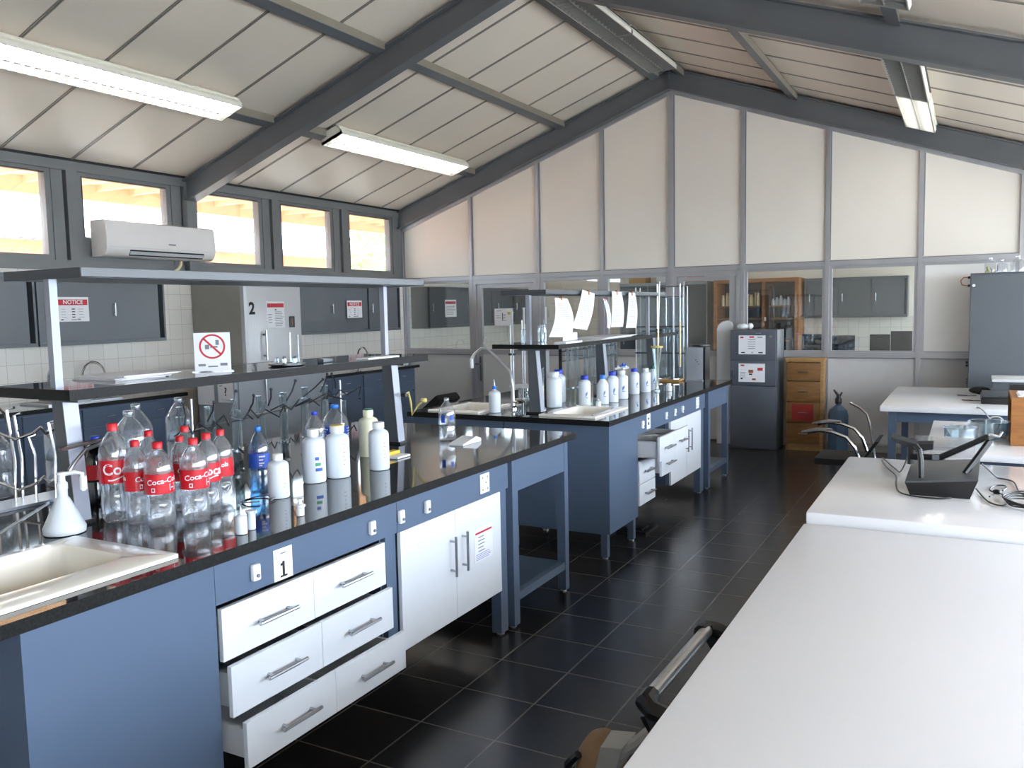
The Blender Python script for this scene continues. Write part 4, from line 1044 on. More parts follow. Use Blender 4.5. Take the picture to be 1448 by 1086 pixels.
t = thing('pump_flask', 'white conical flask with a pump head standing behind the nearest sink', 'flask', (-2.700, 1.665, ZB+.016)); t.location = (-2.700, 1.760, ZB+.001)
MB().lathe([(.055, 0), (.066, .002), (.068, .02), (.062, .032), (.024, .115), (.017, .125), (.017, .15)], 28).build('flask_body', 'hdpe', t, local=True, ang=50)
p = MB().lathe([(.019, .1505), (.019, .17), (.012, .178), (.012, .198), (.016, .2), (.016, .208)], 16).build('pump_head', 'hdpecap', t, local=True)
MB().tube([(0, 0, .2), (.03, .03, .205), (.045, .045, .2), (.047, .047, .14)], .0075, 8).build('spout', 'hdpecap', p, local=True)
MB().cyl((.047, .047, .145), (.047, .047, .19), .012, 10).build('spout_sleeve', 'hdpecap', p, local=True)
t = thing('glass_rod', 'glass rod leaning from the conical pump flask over the sink rim', 'glass rod', (-2.66, 1.5, ZB+.02))
MB().cyl((-2.700, 1.71, 1.035), (-2.64, 1.40, .945), .0055, 8).build('rod', 'glass', t)

# ------------------------------------------------------------------ racks and glassware on the nearest bench
random.seed(11)
t = thing('wire_rack', 'chrome wire drying rack standing behind the nearest sink', 'rack', (-3.25, 1.98, ZB))
for i in range(9):
    y = 1.72+.055*i; x = -3.30+.03*math.sin(i*2)
    top = 1.24+.07*math.sin(i*1.7+.5)
    MB().tube([(x, y, ZB+.012), (x+.004, y+.004, 1.1), (x-.01, y-.006, top), (x+.03, y, top+.01)], .0055, 7).build('upright', 'chrome', t)
for z in (1.0, 1.2):
    pts = [(-3.27+.04*math.sin(k*1.3), 1.70+.05*k, z+.02*math.sin(k*2.1)) for k in range(11)]
    MB().tube(pts, .006, 7).build('wavy_rail', 'chrome', t)
MB().tube([(-3.3, 1.86, 1.2), (-3.3, 1.84, 1.28), (-3.3, 1.89, 1.345), (-3.3, 1.94, 1.28), (-3.3, 1.95, 1.2)], .006, 7).build('hanging_loop', 'chrome', t)
MB().box(-3.36, -3.2, 1.68, 2.22, ZB+.001, ZB+.012).build('rack_base', 'brushed', t, ang=0)
t = thing('hanging_card', 'white card clipped in the wire rack at the picture edge', 'card', (-3.2, 1.78, 1.26))
MB().box(-3.205, -3.203, 1.70, 1.80, 1.25, 1.36).build('card', 'paper', t, ang=0)
t = thing('bent_hook_hanger', 'dark metal spout arm reaching out beside the near shelf column', 'arm', (-2.9, 2.05, ZB))
MB().tube([(-2.80, 2.06, ZB+.012), (-2.80, 2.05, 1.16), (-2.738, 1.99, 1.215), (-2.738, 1.85, 1.205), (-2.73, 1.78, 1.20)], .007, 8).build('arm', 'brushed', t)
MB().tube([(-2.738, 1.98, 1.205), (-2.738, 1.88, 1.185), (-2.715, 1.82, 1.15), (-2.715, 1.80, 1.125)], .007, 8).build('spout', 'brushed', t)
MB().lathe([(.012, ZB+.001), (.012, ZB+.008), (.008, ZB+.014)], 14, at=(-2.80, 2.06, 0)).build('base', 'brushed', t)
for i, (x, y, h, lab) in enumerate(((-3.52, 2.0, .3, 'blue-lidded clear beaker jar inside the wire rack, nearest the picture edge'), (-3.50, 2.30, .32, 'blue-lidded clear beaker jar seen past the dark spout arm'))):
    q = dup(PROTO['jugb2'], lab, (x, y, ZB+.001), None, 0, (1.25, 1.25, h/.3))

t = thing('clamp_rack', 'dark wire clamp rack running behind the bottles under the shelf', 'rack', (-3.1, 3.15, ZB))
for y in (2.68, 3.72): MB().cyl((-3.12, y, ZB+.012), (-3.12, y, 1.27), .007, 8).lathe([(.018, ZB+.001), (.018, ZB+.01), (.008, ZB+.016)], 14, at=(-3.12, y, 0)).build('stand_rod', 'brushed', t)
MB().cyl((-3.12, 2.62, 1.12), (-3.12, 3.78, 1.19), .006, 8).build('cross_rod', 'brushed', t)
for k in range(6):
    pts = []; y = 2.52+.20*k
    for i in range(7): pts.append((-3.05+random.uniform(-.04, .04), y+.05*i, 1.14+.012*k+(.03 if i % 2 else -.02)*random.uniform(.3, 1.3)))
    MB().tube(pts, .0038, 6).build('zigzag_clamp', 'darkwire', t)
for k in range(9):
    y = 2.62+.13*k; z = 1.15+.01*k
    e = (-3.05+random.uniform(-.07, .07), y+random.uniform(-.05, .05), z+random.uniform(.07, .12))
    MB().tube([(-3.1, y, z), ((-3.1+e[0])/2, (y+e[1])/2+.01, (z+e[2])/2), e], .0042, 6).sphere(e, .009, sub=1).build('clamp_arm', 'darkwire', t)
for k in range(7):
    y = 2.70+.155*k; pts = [(-3.02, y+.02*i, 1.005+.02*math.sin(i*2.2+k)) for i in range(6)]
    MB().tube(pts, .004, 6).build('lower_clamp', 'darkwire', t)
def glass_tube(label, x, y, h, r, group, z=ZB+.001):
    def mk():
        o = thing('glass_tube', 'x', 'glass tube')
        MB().lathe([(.009, 0), (.011, .003), (.011, .29), (.013, .296), (.013, .30)], 12, cap1=False).build('tube', 'glass', o, local=True)
        MB().lathe([(.0125, .05), (.016, .054), (.016, .066), (.0125, .07)], 10).build('joint', 'glass', o, local=True)
        return o
    return place('gtube', mk, label, x, y, z, r/.011, h/.30, random.random()*6, group)
GT = 'clear glass tubes clamped behind the bottles on the nearest bench'
for k in range(22):
    glass_tube('clear glass tube upright in the dark wire clamps behind the milky bottles', -3.16-.045*((k*7) % 3), 2.64+.055*k, .27+.05*math.sin(k*2.3), .013+.004*((k*5) % 3), GT)
t = thing('retort_clamp', 'yellowed rubber-tubed clamp fixed on the slanting column of the nearest bench', 'clamp', (-2.72, 3.82, 1.05))
MB().tube([(-2.736, 3.79, 1.19), (-2.735, 3.84, 1.20), (-2.735, 3.86, 1.14), (-2.735, 3.87, 1.07), (-2.70, 3.87, 1.12), (-2.66, 3.87, 1.155)], .006, 8).build('rubber_tube', 'yelwire', t)
MB().lathe([(.016, -.01), (.02, 0), (.016, .012)], 10, at=(-2.655, 3.87, 1.155)).build('clamp_jaw', 'yelwire', t)
MB().cyl((-2.745, 3.79, 1.19), (-2.715, 3.79, 1.19), .012, 8).build('screw', 'darkwire', t)
t = thing('white_dish', 'white soap dish with a yellow rim behind the plain milky bottle', 'dish', (-2.5, 3.42, ZB))
MB().box(-2.58, -2.47, 3.36, 3.47, ZB+.001, ZB+.012, bev=.004).build('dish', 'hdpecap', t)
MB().box(-2.575, -2.53, 3.365, 3.465, ZB+.0125, ZB+.03, bev=.004).build('sponge', 'yelcap', t)
t = thing('white_tray', 'small folded white plastic tray lying near the bench end', 'tray', (-2.42, 3.93, ZB))
MB().prism([(3.83, ZB+.001), (4.02, ZB+.001), (4.02, ZB+.018), (3.97, ZB+.035), (3.9, ZB+.022), (3.83, ZB+.01)], 'x', -2.47, -2.38).build('tray_body', 'hdpecap', t, ang=20)
t = thing('curled_wire', 'loose curl of clear tubing lying between the soda cluster and the water bottle', 'tubing', (-2.4, 2.4, ZB))
MB().tube([(-2.44+.06*math.cos(a*.7), 2.40+.07*math.sin(a*.7), ZB+.006+.004*math.sin(a)) for a in range(9)], .003, 6).build('tubing', 'brushed', t)

# things on the granite shelf of the nearest bench
t = thing('paper_stack', 'untidy stack of white papers at the near end of the granite shelf', 'papers', (-2.98, 2.2, 1.405))
for k in range(6):
    T = Matrix.Translation((-2.98, 2.2, 1.406+.003*k)) @ Matrix.Rotation(.12*math.sin(k*2.4), 4, 'Z')
    MB().box(-.13, .13, -.10+.01*k, .13+.015*k, 0, .0026).xf(T).build('paper', 'paper', t, ang=0)
ac = thing('desk_sign', 'stand-up sign with a red no-smoking circle on the granite shelf', 'sign', (-2.9, 2.62, 1.405))
fa = facing(-2.9, 2.62); U = Vector((-math.sin(fa), math.cos(fa), 0)); V = Vector((0, 0, 1)); N = U.cross(V)
O = Vector((-2.9, 2.62, 1.409))-U*.075
sg = MB()
c4 = [O, O+U*.15, O+U*.15+V*.165, O+V*.165]
sg.rings([[q-N*.003 for q in c4], c4]).build('sign_board', 'paper', ac, ang=0)
MB().rings([[q-N*.05+V*0 for q in (O-U*.01, O+U*.16)]+[q+N*.03 for q in (O+U*.16, O-U*.01)], [q-N*.05-V*.003 for q in (O-U*.01, O+U*.16)]+[q+N*.03-V*.003 for q in (O+U*.16, O-U*.01)]]).build('sign_foot', 'glass', ac, ang=0)
rg = MB(); C_ = O+U*.075+V*.105+N*.0012
for i in range(32):
    a, b = 2*PI*i/32, 2*PI*(i+1)/32
    rg.quad([C_+(U*math.cos(a)+V*math.sin(a))*.054, C_+(U*math.cos(b)+V*math.sin(b))*.054, C_+(U*math.cos(b)+V*math.sin(b))*.046, C_+(U*math.cos(a)+V*math.sin(a))*.046])
dd = (U-V).normalized(); pp_ = (U+V).normalized()
rg.quad([C_+dd*.05+pp_*.004, C_-dd*.05+pp_*.004, C_-dd*.05-pp_*.004, C_+dd*.05-pp_*.004]); rg.build('prohibition_ring', 'inkred', ac, ang=0)
ci = MB()
for (u, v, w, h_) in ((-.03, -.012, .018, .02), (-.008, -.006, .03, .008), (.014, .006, .014, .022), (-.06, -.085, .03, .01), (.03, -.085, .03, .012), (-.02, -.09, .04, .006)):
    q = C_+U*u+V*v-N*.0003; ci.quad([q, q+U*w, q+U*w+V*h_, q+V*h_])
ci.build('printing', 'ink', ac, ang=0)
t = thing('glass_tray', 'dark round dish with small glassware on the granite shelf before the fridge door', 'dish', (-2.83, 3.05, 1.405))
MB().lathe([(.07, 1.406), (.085, 1.41), (.085, 1.416), (.07, 1.413)], 24, at=(-2.83, 3.0, 0)).build('dish', 'darkwire', t)
for k in range(5): MB().lathe([(.008, 1.4165), (.012, 1.42), (.012, 1.44), (.006, 1.448)], 10, at=(-2.83+.045*math.cos(k*1.3), 3.0+.045*math.sin(k*1.3), 0)).build('glass_vial', 'glass', t)
t = thing('thin_glass_stick', 'thin glass sticks standing in the dish on the granite shelf', 'glass sticks', (-2.83, 3.0, 1.42))
MB().cyl((-2.85, 3.045, 1.42), (-2.85, 3.05, 1.56), .003, 6).build('stick', 'glass', t); MB().cyl((-2.81, 3.06, 1.42), (-2.81, 3.06, 1.55), .003, 6).build('stick', 'glass', t)
t = thing('dark_block', 'small dark block on the granite shelf past the round dish', 'block', (-2.79, 3.2, 1.405))
MB().box(-2.82, -2.78, 3.20, 3.27, 1.4055, 1.425, bev=.003).build('block', 'cabgrey', t)
t = thing('white_case_lid', 'flat white lid lying on the granite shelf by the far upright', 'lid', (-2.8, 3.7, 1.405))
MB().box(-2.78, -2.70, 3.45, 3.72, 1.4055, 1.415, bev=.003).build('lid', 'hdpecap', t)
sheet('paper_sign', 'white card with a big black number 1 taped under the nearest worktop edge', 'sign', (-2.0305, 2.048, .752), (0, 1, 0), (0, 0, 1), .088, .108, [(.35, .82, .65, .86, 0), (.1, .7, .13, .9, 0), (.44, .13, .57, .58, 1), (.32, .08, .70, .14, 1), (.34, .45, .45, .53, 1)])
sheet('paper_sign', 'printed paper with a red heading taped on the white door of the nearest bench', 'paper', (-2.0318, 3.345, .452), (0, 1, 0), (0, 0, 1), .175, .16, [(.06, .84, .94, .9, 2)]+lines(5, .3, .72, .2, .55)+lines(4, .06, .22, .08, .95, 3))
sheet('paper_sign', 'white label card on the far bench rail beside the near knob', 'sign', (-2.0305, 5.78, .765), (0, 1, 0), (0, 0, 1), .075, .11, [(.3, .25, .7, .45, 1), (.3, .6, .7, .75, 1)])

# ------------------------------------------------------------------ far bench glassware
t = thing('swan_neck_spout', 'tall glass-clear swan-neck water spout beside the far bench sinks', 'tap', (-2.93, 5.42, ZB))
MB().tube([(-2.93, 5.42, ZB+.02), (-2.93, 5.42, 1.08), (-2.95, 5.42, 1.19), (-3.04, 5.42, 1.28), (-3.14, 5.42, 1.36), (-3.19, 5.42, 1.365), (-3.25, 5.42, 1.32), (-3.275, 5.42, 1.28)], [.016, .014, .013, .011, .010, .010, .010, .010], 10).build('spout', 'silver', t)
MB().tube([(-3.14, 5.42, 1.36), (-3.165, 5.42, 1.40), (-3.15, 5.42, 1.44), (-3.135, 5.42, 1.43)], .008, 8).build('hook', 'silver', t)
MB().cyl((-3.275, 5.42, 1.215), (-3.275, 5.42, 1.285), .014, 10).build('nozzle', 'hdpecap', t)
MB().lathe([(.035, ZB+.001), (.035, ZB+.012), (.02, ZB+.025)], 16, at=(-2.93, 5.42, 0)).build('base', 'chrome', t)
for s in (-1, 1): MB().tube([(-2.93, 5.42, ZB+.05), (-2.93+.05, 5.42+s*.03, ZB+.06), (-2.93+.07, 5.42+s*.035, ZB+.05)], .008, 8).build('valve', 'chrome', t)
def burette(label, x, y, z0, z1, base=True):
    t = thing('burette', label, 'burette', (x, y, ZB))
    MB().lathe([(.003, z0), (.004, z0+.05), (.008, z0+.07), (.008, z1-.02), (.012, z1)], 10, at=(x, y, 0), cap1=False).build('graduated_tube', 'hdpe', t)
    MB().cyl((x-.015, y, z0+.06), (x+.015, y, z0+.06), .006, 8).build('stopcock', 'hdpecap', t)
    if base:
        MB().cyl((x-.03, y+.02, ZB+.01), (x-.03, y+.02, z1-.1), .005, 8).build('stand_rod', 'brushed', t)
        MB().box(x-.09, x+.03, y-.03, y+.07, ZB+.001, ZB+.01).build('stand_base', 'hdpecap', t, ang=0)
        MB().box(x-.034, x+.01, y-.006, y+.026, (z0+z1)/2-.008, (z0+z1)/2+.008).build('clamp', 'darkwire', t, ang=0)
burette('thin white burette rising past the near tip of the far bench shelf', -3.02, 5.60, .99, 1.63)
burette('thin white burette behind the near tip of the far shelf, closest to its upright', -3.06, 6.25, .99, 1.66)
burette('thin white burette between the other two behind the near tip of the far shelf', -3.12, 5.98, .99, 1.66)
GT2 = 'grey glass condensers racked under the far shelf'
for k in range(11):
    r_ = place('gtube', None, 'grey glass condenser standing in the dark clamp rail under the far shelf', -2.83, 6.16+.1*k if k < 3 else 6.22+.1*k, ZB+.001, 1.25, 1.36, k*.7, GT2)
t = thing('condenser_rack', 'dark rack holding the row of glass condensers under the far shelf', 'rack', (-2.83, 6.7, ZB))
for z in (1.22, 1.30): 
    MB().box(-2.872, -2.852, 6.12, 7.3, z, z+.01).build('clamp_rail', 'darkwire', t, ang=0)
for y in (6.10, 7.305): MB().box(-2.875, -2.85, y, y+.012, ZB+.001, 1.36).build('rack_post', 'black', t, ang=0)
t = thing('amber_cylinder', 'glass cylinder of yellow liquid beside the near column of the far bench', 'cylinder', (-2.73, 5.46, ZB))
MB().lathe([(.035, ZB+.001), (.035, ZB+.008), (.02, ZB+.014), (.02, ZB+.3), (.025, ZB+.305)], 18, at=(-2.72, 5.47, 0), cap1=False).build('cylinder', 'glass', t)
MB().lathe([(.017, ZB+.016), (.017, ZB+.17)], 16, at=(-2.72, 5.47, 0)).build('liquid', 'cream', t)
t = thing('white_shelf_tray', 'small white tray of glass stoppers left of the near column of the far bench', 'tray', (-3.0, 5.75, ZB))
MB().box(-3.1, -2.93, 5.68, 5.84, 1.05, 1.065).build('tray', 'hdpecap', t, ang=0)
for k in range(4): MB().lathe([(.012, ZB+.001), (.014, ZB+.004), (.014, ZB+.10), (.008, ZB+.128)], 10, at=(-3.08+.12*(k % 2), 5.70+.12*(k//2), 0)).build('glass_support', 'glass', t)
CXY = (-2.355, 6.975)
t = thing('measuring_cylinder', 'flared glass cylinder with a yellow-rimmed mouth before the far shelf column', 'cylinder', (-2.51, 7.25, ZB))
MB().lathe([(.03, ZB+.001), (.03, ZB+.008), (.018, ZB+.02), (.020, ZB+.2), (.045, ZB+.38), (.05, ZB+.385)], 18, at=(CXY[0], CXY[1], 0), cap1=False).build('cylinder', 'glass', t)
MB().lathe([(.0515, ZB+.375), (.0525, ZB+.39)], 18, at=(CXY[0], CXY[1], 0), cap0=False, cap1=False).build('rim_band', 'yelwire', t)
t = thing('long_pipette', 'long cream pipette standing in the flared glass cylinder', 'pipette', (-2.54, 7.25, ZB+.05))
MB().cyl((CXY[0], CXY[1], ZB+.03), (CXY[0]+.012, CXY[1]+.005, 1.45), .007, 8).build('cream_tube', 'cream', t)
MB().cyl((CXY[0]+.012, CXY[1]+.005, 1.45), (CXY[0]+.022, CXY[1]+.01, 1.86), .006, 8).build('white_tube', 'hdpecap', t)
t = thing('glass_case', 'tall open case of glass sheets and pale edge rods at the far bench end', 'case', (-2.7, 8.0, ZB))
for x in (-2.95, -2.46):
    for y in (8.09, 8.22): MB().cyl((x, y, ZB+.002), (x, y, 1.84), .006, 8).build('edge_rod', 'hdpecap', t)
for z in (1.84, 1.74): MB().tube([(-2.95, 8.09, z), (-2.46, 8.09, z), (-2.46, 8.22, z), (-2.95, 8.22, z)], .0055, 6, closed=True).build('rim', 'glass', t)
for y in (8.09, 8.22): MB().box(-2.943, -2.467, y-.002, y+.002, ZB+.002, 1.73).build('glass_sheet', 'glass', t, ang=0)
for z in (1.18, 1.44): MB().box(-2.95, -2.45, 8.07, 8.082, z, z+.012).build('clamp_bar', 'darkwire', t, ang=0)
for k in range(8): MB().cyl((-2.90+.055*k, 8.155, ZB+.002), (-2.90+.055*k, 8.155, 1.42), .007, 8).build('inner_tube', 'glass', t)
t = thing('wooden_tray', 'shallow brown wooden tray before the glass case on the far bench', 'tray', (-2.5, 7.8, ZB))
MB().box(-2.80, -2.44, 7.87, 8.05, ZB+.001, ZB+.022, bev=.003).build('tray_body', 'woodlight', t)
def retort(label, x, y, z1, m):
    t = thing('retort_stand', label, 'stand', (x, y, ZB))
    MB().cyl((x, y, ZB+.035), (x, y, z1), .008, 8).build('rod', m, t)
    MB().lathe([(.07, ZB+.0225), (.07, ZB+.03), (.015, ZB+.045)], 18, at=(x, y, 0)).build('base', 'chrome', t)
    MB().box(x-.012, x+.05, y-.012, y+.012, z1-.45, z1-.43).build('boss_clamp', 'darkwire', t, ang=0)
retort('tall chrome retort stand on the wooden tray before the glass case', -2.68, 7.96, 1.86, 'chrome')
retort('tall pale retort stand on the wooden tray, its clamp holding a cream burette', -2.52, 7.96, 1.83, 'hdpecap')
t = thing('cream_burette', 'cream and clear burette hanging in the clamp of the pale retort stand', 'burette hanger', (-2.38, 7.74, 1.05))
MB().cyl((-2.455, 7.965, 1.06), (-2.455, 7.965, 1.50), .008, 8).build('cream_tube', 'cream', t)
MB().cyl((-2.455, 7.965, 1.50), (-2.455, 7.965, 1.86), .007, 8).build('clear_tube', 'glass', t)
t = thing('metal_case', 'pale grey metal instrument case at the far end of the far bench', 'case', (-2.33, 8.1, ZB))
MB().box(-2.42, -2.255, 8.05, 8.22, ZB+.001, ZB+.325, bev=.004).build('case_body', 'greyboxm', t)
MB().box(-2.254, -2.235, 8.05, 8.22, ZB+.001, ZB+.325).build('dark_side', 'black', t, ang=0)
MB().lathe([(.085, ZB+.33), (.09, ZB+.335), (.09, ZB+.35)], 20, at=(-2.30, 8.135, 0)).build('round_lid', 'black', t)
for k in range(3): MB().box(-2.33+.015*k, -2.322+.015*k, 8.046, 8.0495, ZB+.2-.02*k, ZB+.208-.02*k).build('rivet', 'black', t, ang=0)
MB().box(-2.42, -2.25, 8.01, 8.045, ZB+.001, ZB+.012).build('front_lip', 'greyboxm', t, ang=0)

# sheets of paper pegged on the upper shelf of the far bench
def hung(label, tl, tr, bl, br, x=-2.538, bow=.008, rot=0.):
    t = thing('hanging_paper', label, 'paper', (x, (tl[0]+tr[0])/2, (tl[1]+tr[1])/2)); n_ = 8; m = MB(); R = []
    for d in (0, .0015):
        pass
    rows = []
    for i in range(n_+1):
        f = i/n_; bx = x+.006+bow*math.sin(PI*f*.9)+rot*f
        l = (bx, tl[0]+(bl[0]-tl[0])*f, tl[1]+(bl[1]-tl[1])*f); r = (bx+.01*math.sin(PI*f), tr[0]+(br[0]-tr[0])*f, tr[1]+(br[1]-tr[1])*f)
        rows.append([l, r, (r[0]+.0015, r[1], r[2]), (l[0]+.0015, l[1], l[2])])
    m.rings(rows).build('sheet', 'paper', t, ang=60)
    pm = MB()
    for i in range(1, 15):
        f = .1+.85*i/16; k = f*n_; i0 = min(n_-1, int(k)); g = k-i0
        L = Vector(rows[i0][3]).lerp(Vector(rows[i0+1][3]), g); Rr = Vector(rows[i0][2]).lerp(Vector(rows[i0+1][2]), g)
        a, b = L.lerp(Rr, .12), L.lerp(Rr, .88-.2*random.random()); o = Vector((.0012, 0, 0)); up = Vector((0, 0, .0025))
        pm.quad([a+o, b+o, b+o+up, a+o+up])
    pm.build('handwriting', 'ink', t, ang=0)
    c_ = ((tl[0]+tr[0])/2, (tl[1]+tr[1])/2)
    MB().box(x-.004, x+.012, c_[0]-.008, c_[0]+.008, c_[1]-.025, c_[1]+.012).build('peg', 'inkorange', t, ang=0)
hung('widest wavy sheet of paper pegged on the far shelf nearest its near upright', (5.32, 1.722), (5.53, 1.716), (5.20, 1.455), (5.56, 1.44), bow=.03)
hung('slanting sheet of paper pegged second from the near upright of the far shelf', (5.80, 1.782), (6.03, 1.756), (5.60, 1.505), (5.87, 1.482))
hung('narrow sheet of paper seen almost edge-on, pegged mid-way on the far shelf', (6.20, 1.72), (6.27, 1.71), (6.27, 1.487), (6.33, 1.48), bow=.015)
hung('straight sheet of paper pegged between the narrow sheet and the last sheet', (6.39, 1.775), (6.60, 1.772), (6.355, 1.49), (6.62, 1.485))
hung('last sheet of paper pegged on the far shelf, toward the measuring cylinder', (6.77, 1.77), (6.92, 1.768), (6.69, 1.475), (6.94, 1.468))
t = thing('paper_pile', 'flat pile of white papers on the far bench shelf', 'papers', (-2.6, 6.3, 1.402))
for k in range(4): MB().box(-2.80+.02*k, -2.5+.01*k, 6.1+.03*k, 6.75+.02*k, 1.4025+.004*k, 1.4055+.004*k).build('paper', 'paper', t, ang=0)
t = thing('white_card_box', 'white card leaning low on the near corner of the far bench shelf', 'card', (-2.5, 5.45, 1.402))
MB().box(-2.55, -2.46, 5.34, 5.62, 1.4025, 1.415).box(-2.56, -2.555, 5.5, 5.75, 1.4155, 1.47).build('card', 'paper', t, ang=0)
for k, (y, h_, lab) in enumerate(((5.35, .10, 'small glass beaker on the far bench shelf beside the near upright'), (5.62, .13, 'taller glass beaker on the far bench shelf behind the widest hung sheet'))):
    t = thing('glass_beaker', lab, 'beaker', (-2.78, y, 1.4025))
    MB().lathe([(.03, 0), (.034, .003), (.034, h_), (.037, h_+.004)], 18, cap1=False).build('beaker', 'glass', t, local=True)
# ------------------------------------------------------------------ white tables on the aisle's other side
def table(label, x0, x1, y0, y1, z, m, th=.04, apron='blue', inset=.06, bev=.006, rz=0.):
    t = thing('white_table', label, 'table', ((x0+x1)/2, (y0+y1)/2, 0))
    MB().box(x0, x1, y0, y1, z-th, z, bev=bev).build('tabletop', m, t)
    for x in (x0+inset, x1-inset-.06):
        for y in (y0+inset, y1-inset-.06): MB().box(x, x+.06, y, y+.06, 0, z-th-.0005).build('leg', apron, t, ang=0)
    MB().box(x0+inset+.061, x1-inset-.061, y0+inset+.005, y0+inset+.03, z-th-.09, z-th-.0005).build('apron', apron, t, ang=0)
    MB().box(x0+inset+.061, x1-inset-.061, y1-inset-.03, y1-inset-.005, z-th-.09, z-th-.0005).build('apron', apron, t, ang=0)
    for x in (x0+inset+.005, x1-inset-.03): MB().box(x, x+.025, y0+inset+.061, y1-inset-.061, z-th-.09, z-th-.0005).build('apron', apron, t, ang=0)
    return t
table('satin white table filling the foreground corner', -.578, .95, -.35, 3.56, .75, 'tabletopmatt', .035)
table('glossy white table carrying the black device and its cables', -.578, .95, 3.60, 5.02, .79, 'tabletop', .075, bev=.012)
table('white table with the glass bowls, beyond the black device', -.215, .95, 5.45, 6.92, .77, 'tabletop')
table('white table on blue-grey legs standing before the tall charcoal cabinet', -.635, .95, 7.57, 9.38, .79, 'tabletop', .045)

def cable(label, pts, r=.0035, name='cable', group=None):
    t = thing(name, label, 'cable', pts[0])
    # smooth the polyline
    P = [Vector(p) for p in pts]; out = []
    for i in range(len(P)-1):
        p0, p1, p2, p3 = P[max(0, i-1)], P[i], P[i+1], P[min(len(P)-1, i+2)]
        for k in range(6):
            u = k/6
            out.append(.5*((2*p1)+(-p0+p2)*u+(2*p0-5*p1+4*p2-p3)*u*u+(-p0+3*p1-3*p2+p3)*u**3)); out[-1].z = max(out[-1].z, .7945)
    out.append(P[-1])
    MB().tube(out, r, 6).build('cable_run', 'black', t); return t
ZT_ = .7965
t = thing('tabletop_device', 'black device with a wedge base, clear screen plate and folding arms on the glossy table', 'device', (-.08, 4.3, .79))
DX = Matrix.Rotation(.06, 4, 'Z'); 
def dev(m, name, mm): return m.build(name, mm, t)
dev(MB().rings([[(-.215, 4.10, .7905), (.02, 4.10, .7905), (.045, 4.42, .7905), (-.20, 4.42, .7905)], [(-.235, 4.09, .845), (.05, 4.09, .875), (.06, 4.44, .905), (-.225, 4.44, .88)]]), 'wedge_base', 'black')
dev(MB().rings([[(-.235, 4.085, .8455), (.05, 4.085, .8755), (.06, 4.44, .9055), (-.225, 4.44, .8805)], [(-.235, 4.085, .853), (.05, 4.085, .883), (.06, 4.44, .913), (-.225, 4.44, .888)]]), 'top_plate', 'cabgreyd')
dev(MB().rings([[(-.225, 4.36, .905), (.04, 4.36, .93), (.04, 4.37, .93), (-.225, 4.37, .905)], [(-.215, 4.50, 1.0), (.035, 4.50, 1.0), (.035, 4.51, 1.0), (-.215, 4.51, 1.0)]]), 'clear_plate', 'pet')
br_ = dev(MB().box(-.185, -.165, 4.14, 4.16, .855, .985).box(-.225, -.2, 4.2, 4.23, .855, 1.0), 'front_bracket', 'black') if False else None
dev(MB().tube([(-.172, 4.14, .855), (-.176, 4.14, .95), (-.182, 4.15, .985), (-.20, 4.18, 1.0)], .012, 8), 'front_bracket', 'black')
dev(MB().tube([(-.225, 4.30, .895), (-.225, 4.30, .98), (-.215, 4.29, 1.01)], .016, 8), 'rear_bracket', 'black')
dev(MB().rings([[(-.30, 4.17, 1.02), (-.20, 4.20, .975), (-.20, 4.24, .985), (-.30, 4.24, 1.035)], [(-.30, 4.17, 1.035), (-.19, 4.20, 1.0), (-.19, 4.24, 1.01), (-.30, 4.24, 1.045)]]), 'clamp_pad', 'blackmat')
dev(MB().rings([[(-.20, 4.22, .965), (-.13, 4.22, .98), (-.13, 4.29, .985), (-.20, 4.29, .97)], [(-.20, 4.22, 1.0), (-.13, 4.22, 1.005), (-.13, 4.29, 1.01), (-.20, 4.29, 1.005)]]), 'clamp_pad', 'blackmat')
dev(MB().tube([(-.225, 4.26, .935), (-.10, 4.26, .94), (.03, 4.28, 1.01), (.085, 4.29, 1.04)], [.013, .015, .013, .013], 8), 'long_arm', 'black')
dev(MB().tube([(.0, 4.2, .885), (.05, 4.24, .96), (.092, 4.27, 1.025)], .014, 8), 'short_arm', 'black')
dev(MB().tube([(.085, 4.29, 1.045), (.09, 4.3, 1.05), (.13, 4.32, 1.04), (.14, 4.33, 1.06)], .006, 6), 'arm_tip', 'chrome')
dev(MB().box(-.135, -.105, 4.24, 4.275, .93, .952), 'hinge', 'cabgrey')
cable('black cable looping from the device toward the aisle edge of the glossy table', [(-.235, 4.32, .935), (-.29, 4.6, ZT_), (-.36, 4.85, ZT_), (-.40, 4.99, ZT_)])
cable('black cable running along the front of the device base on the glossy table', [(-.40, 4.93, ZT_), (-.36, 4.72, ZT_), (-.30, 4.5, ZT_), (-.285, 4.3, ZT_), (-.26, 4.12, ZT_), (-.20, 4.05, ZT_), (-.10, 4.04, ZT_), (-.05, 4.08, ZT_)])
cable('black cable arching from behind the device to the coil at the picture edge', [(.064, 4.4, .90), (.09, 4.50, .86), (.14, 4.62, ZT_), (.20, 4.55, ZT_), (.215, 4.3, ZT_), (.26, 4.2, ZT_), (.36, 4.1, ZT_)])
cable('black cable leaving the device base in a low double loop', [(.045, 4.30, .80), (.075, 4.12, ZT_), (.10, 4.03, ZT_), (.14, 4.00, ZT_), (.17, 4.1, ZT_), (.14, 4.25, ZT_), (.10, 4.3, ZT_), (.12, 4.42, ZT_), (.16, 4.44, ZT_), (.165, 4.36, .80), (.15, 4.30, .80)])
t = thing('coiled_cable', 'tied coil of black cable at the picture edge of the glossy table', 'cable', (.22, 4.05, .79))
for k in range(4):
    MB().tube([(.235+(.075+.006*k)*math.cos(a), 4.07+(.10+.012*k)*math.sin(a), .799+.007*k+.003*math.sin(3*a+k)) for a in [2*PI*i/28 for i in range(28)]], .0035, 6, closed=True).build('cable_turn', 'black', t)
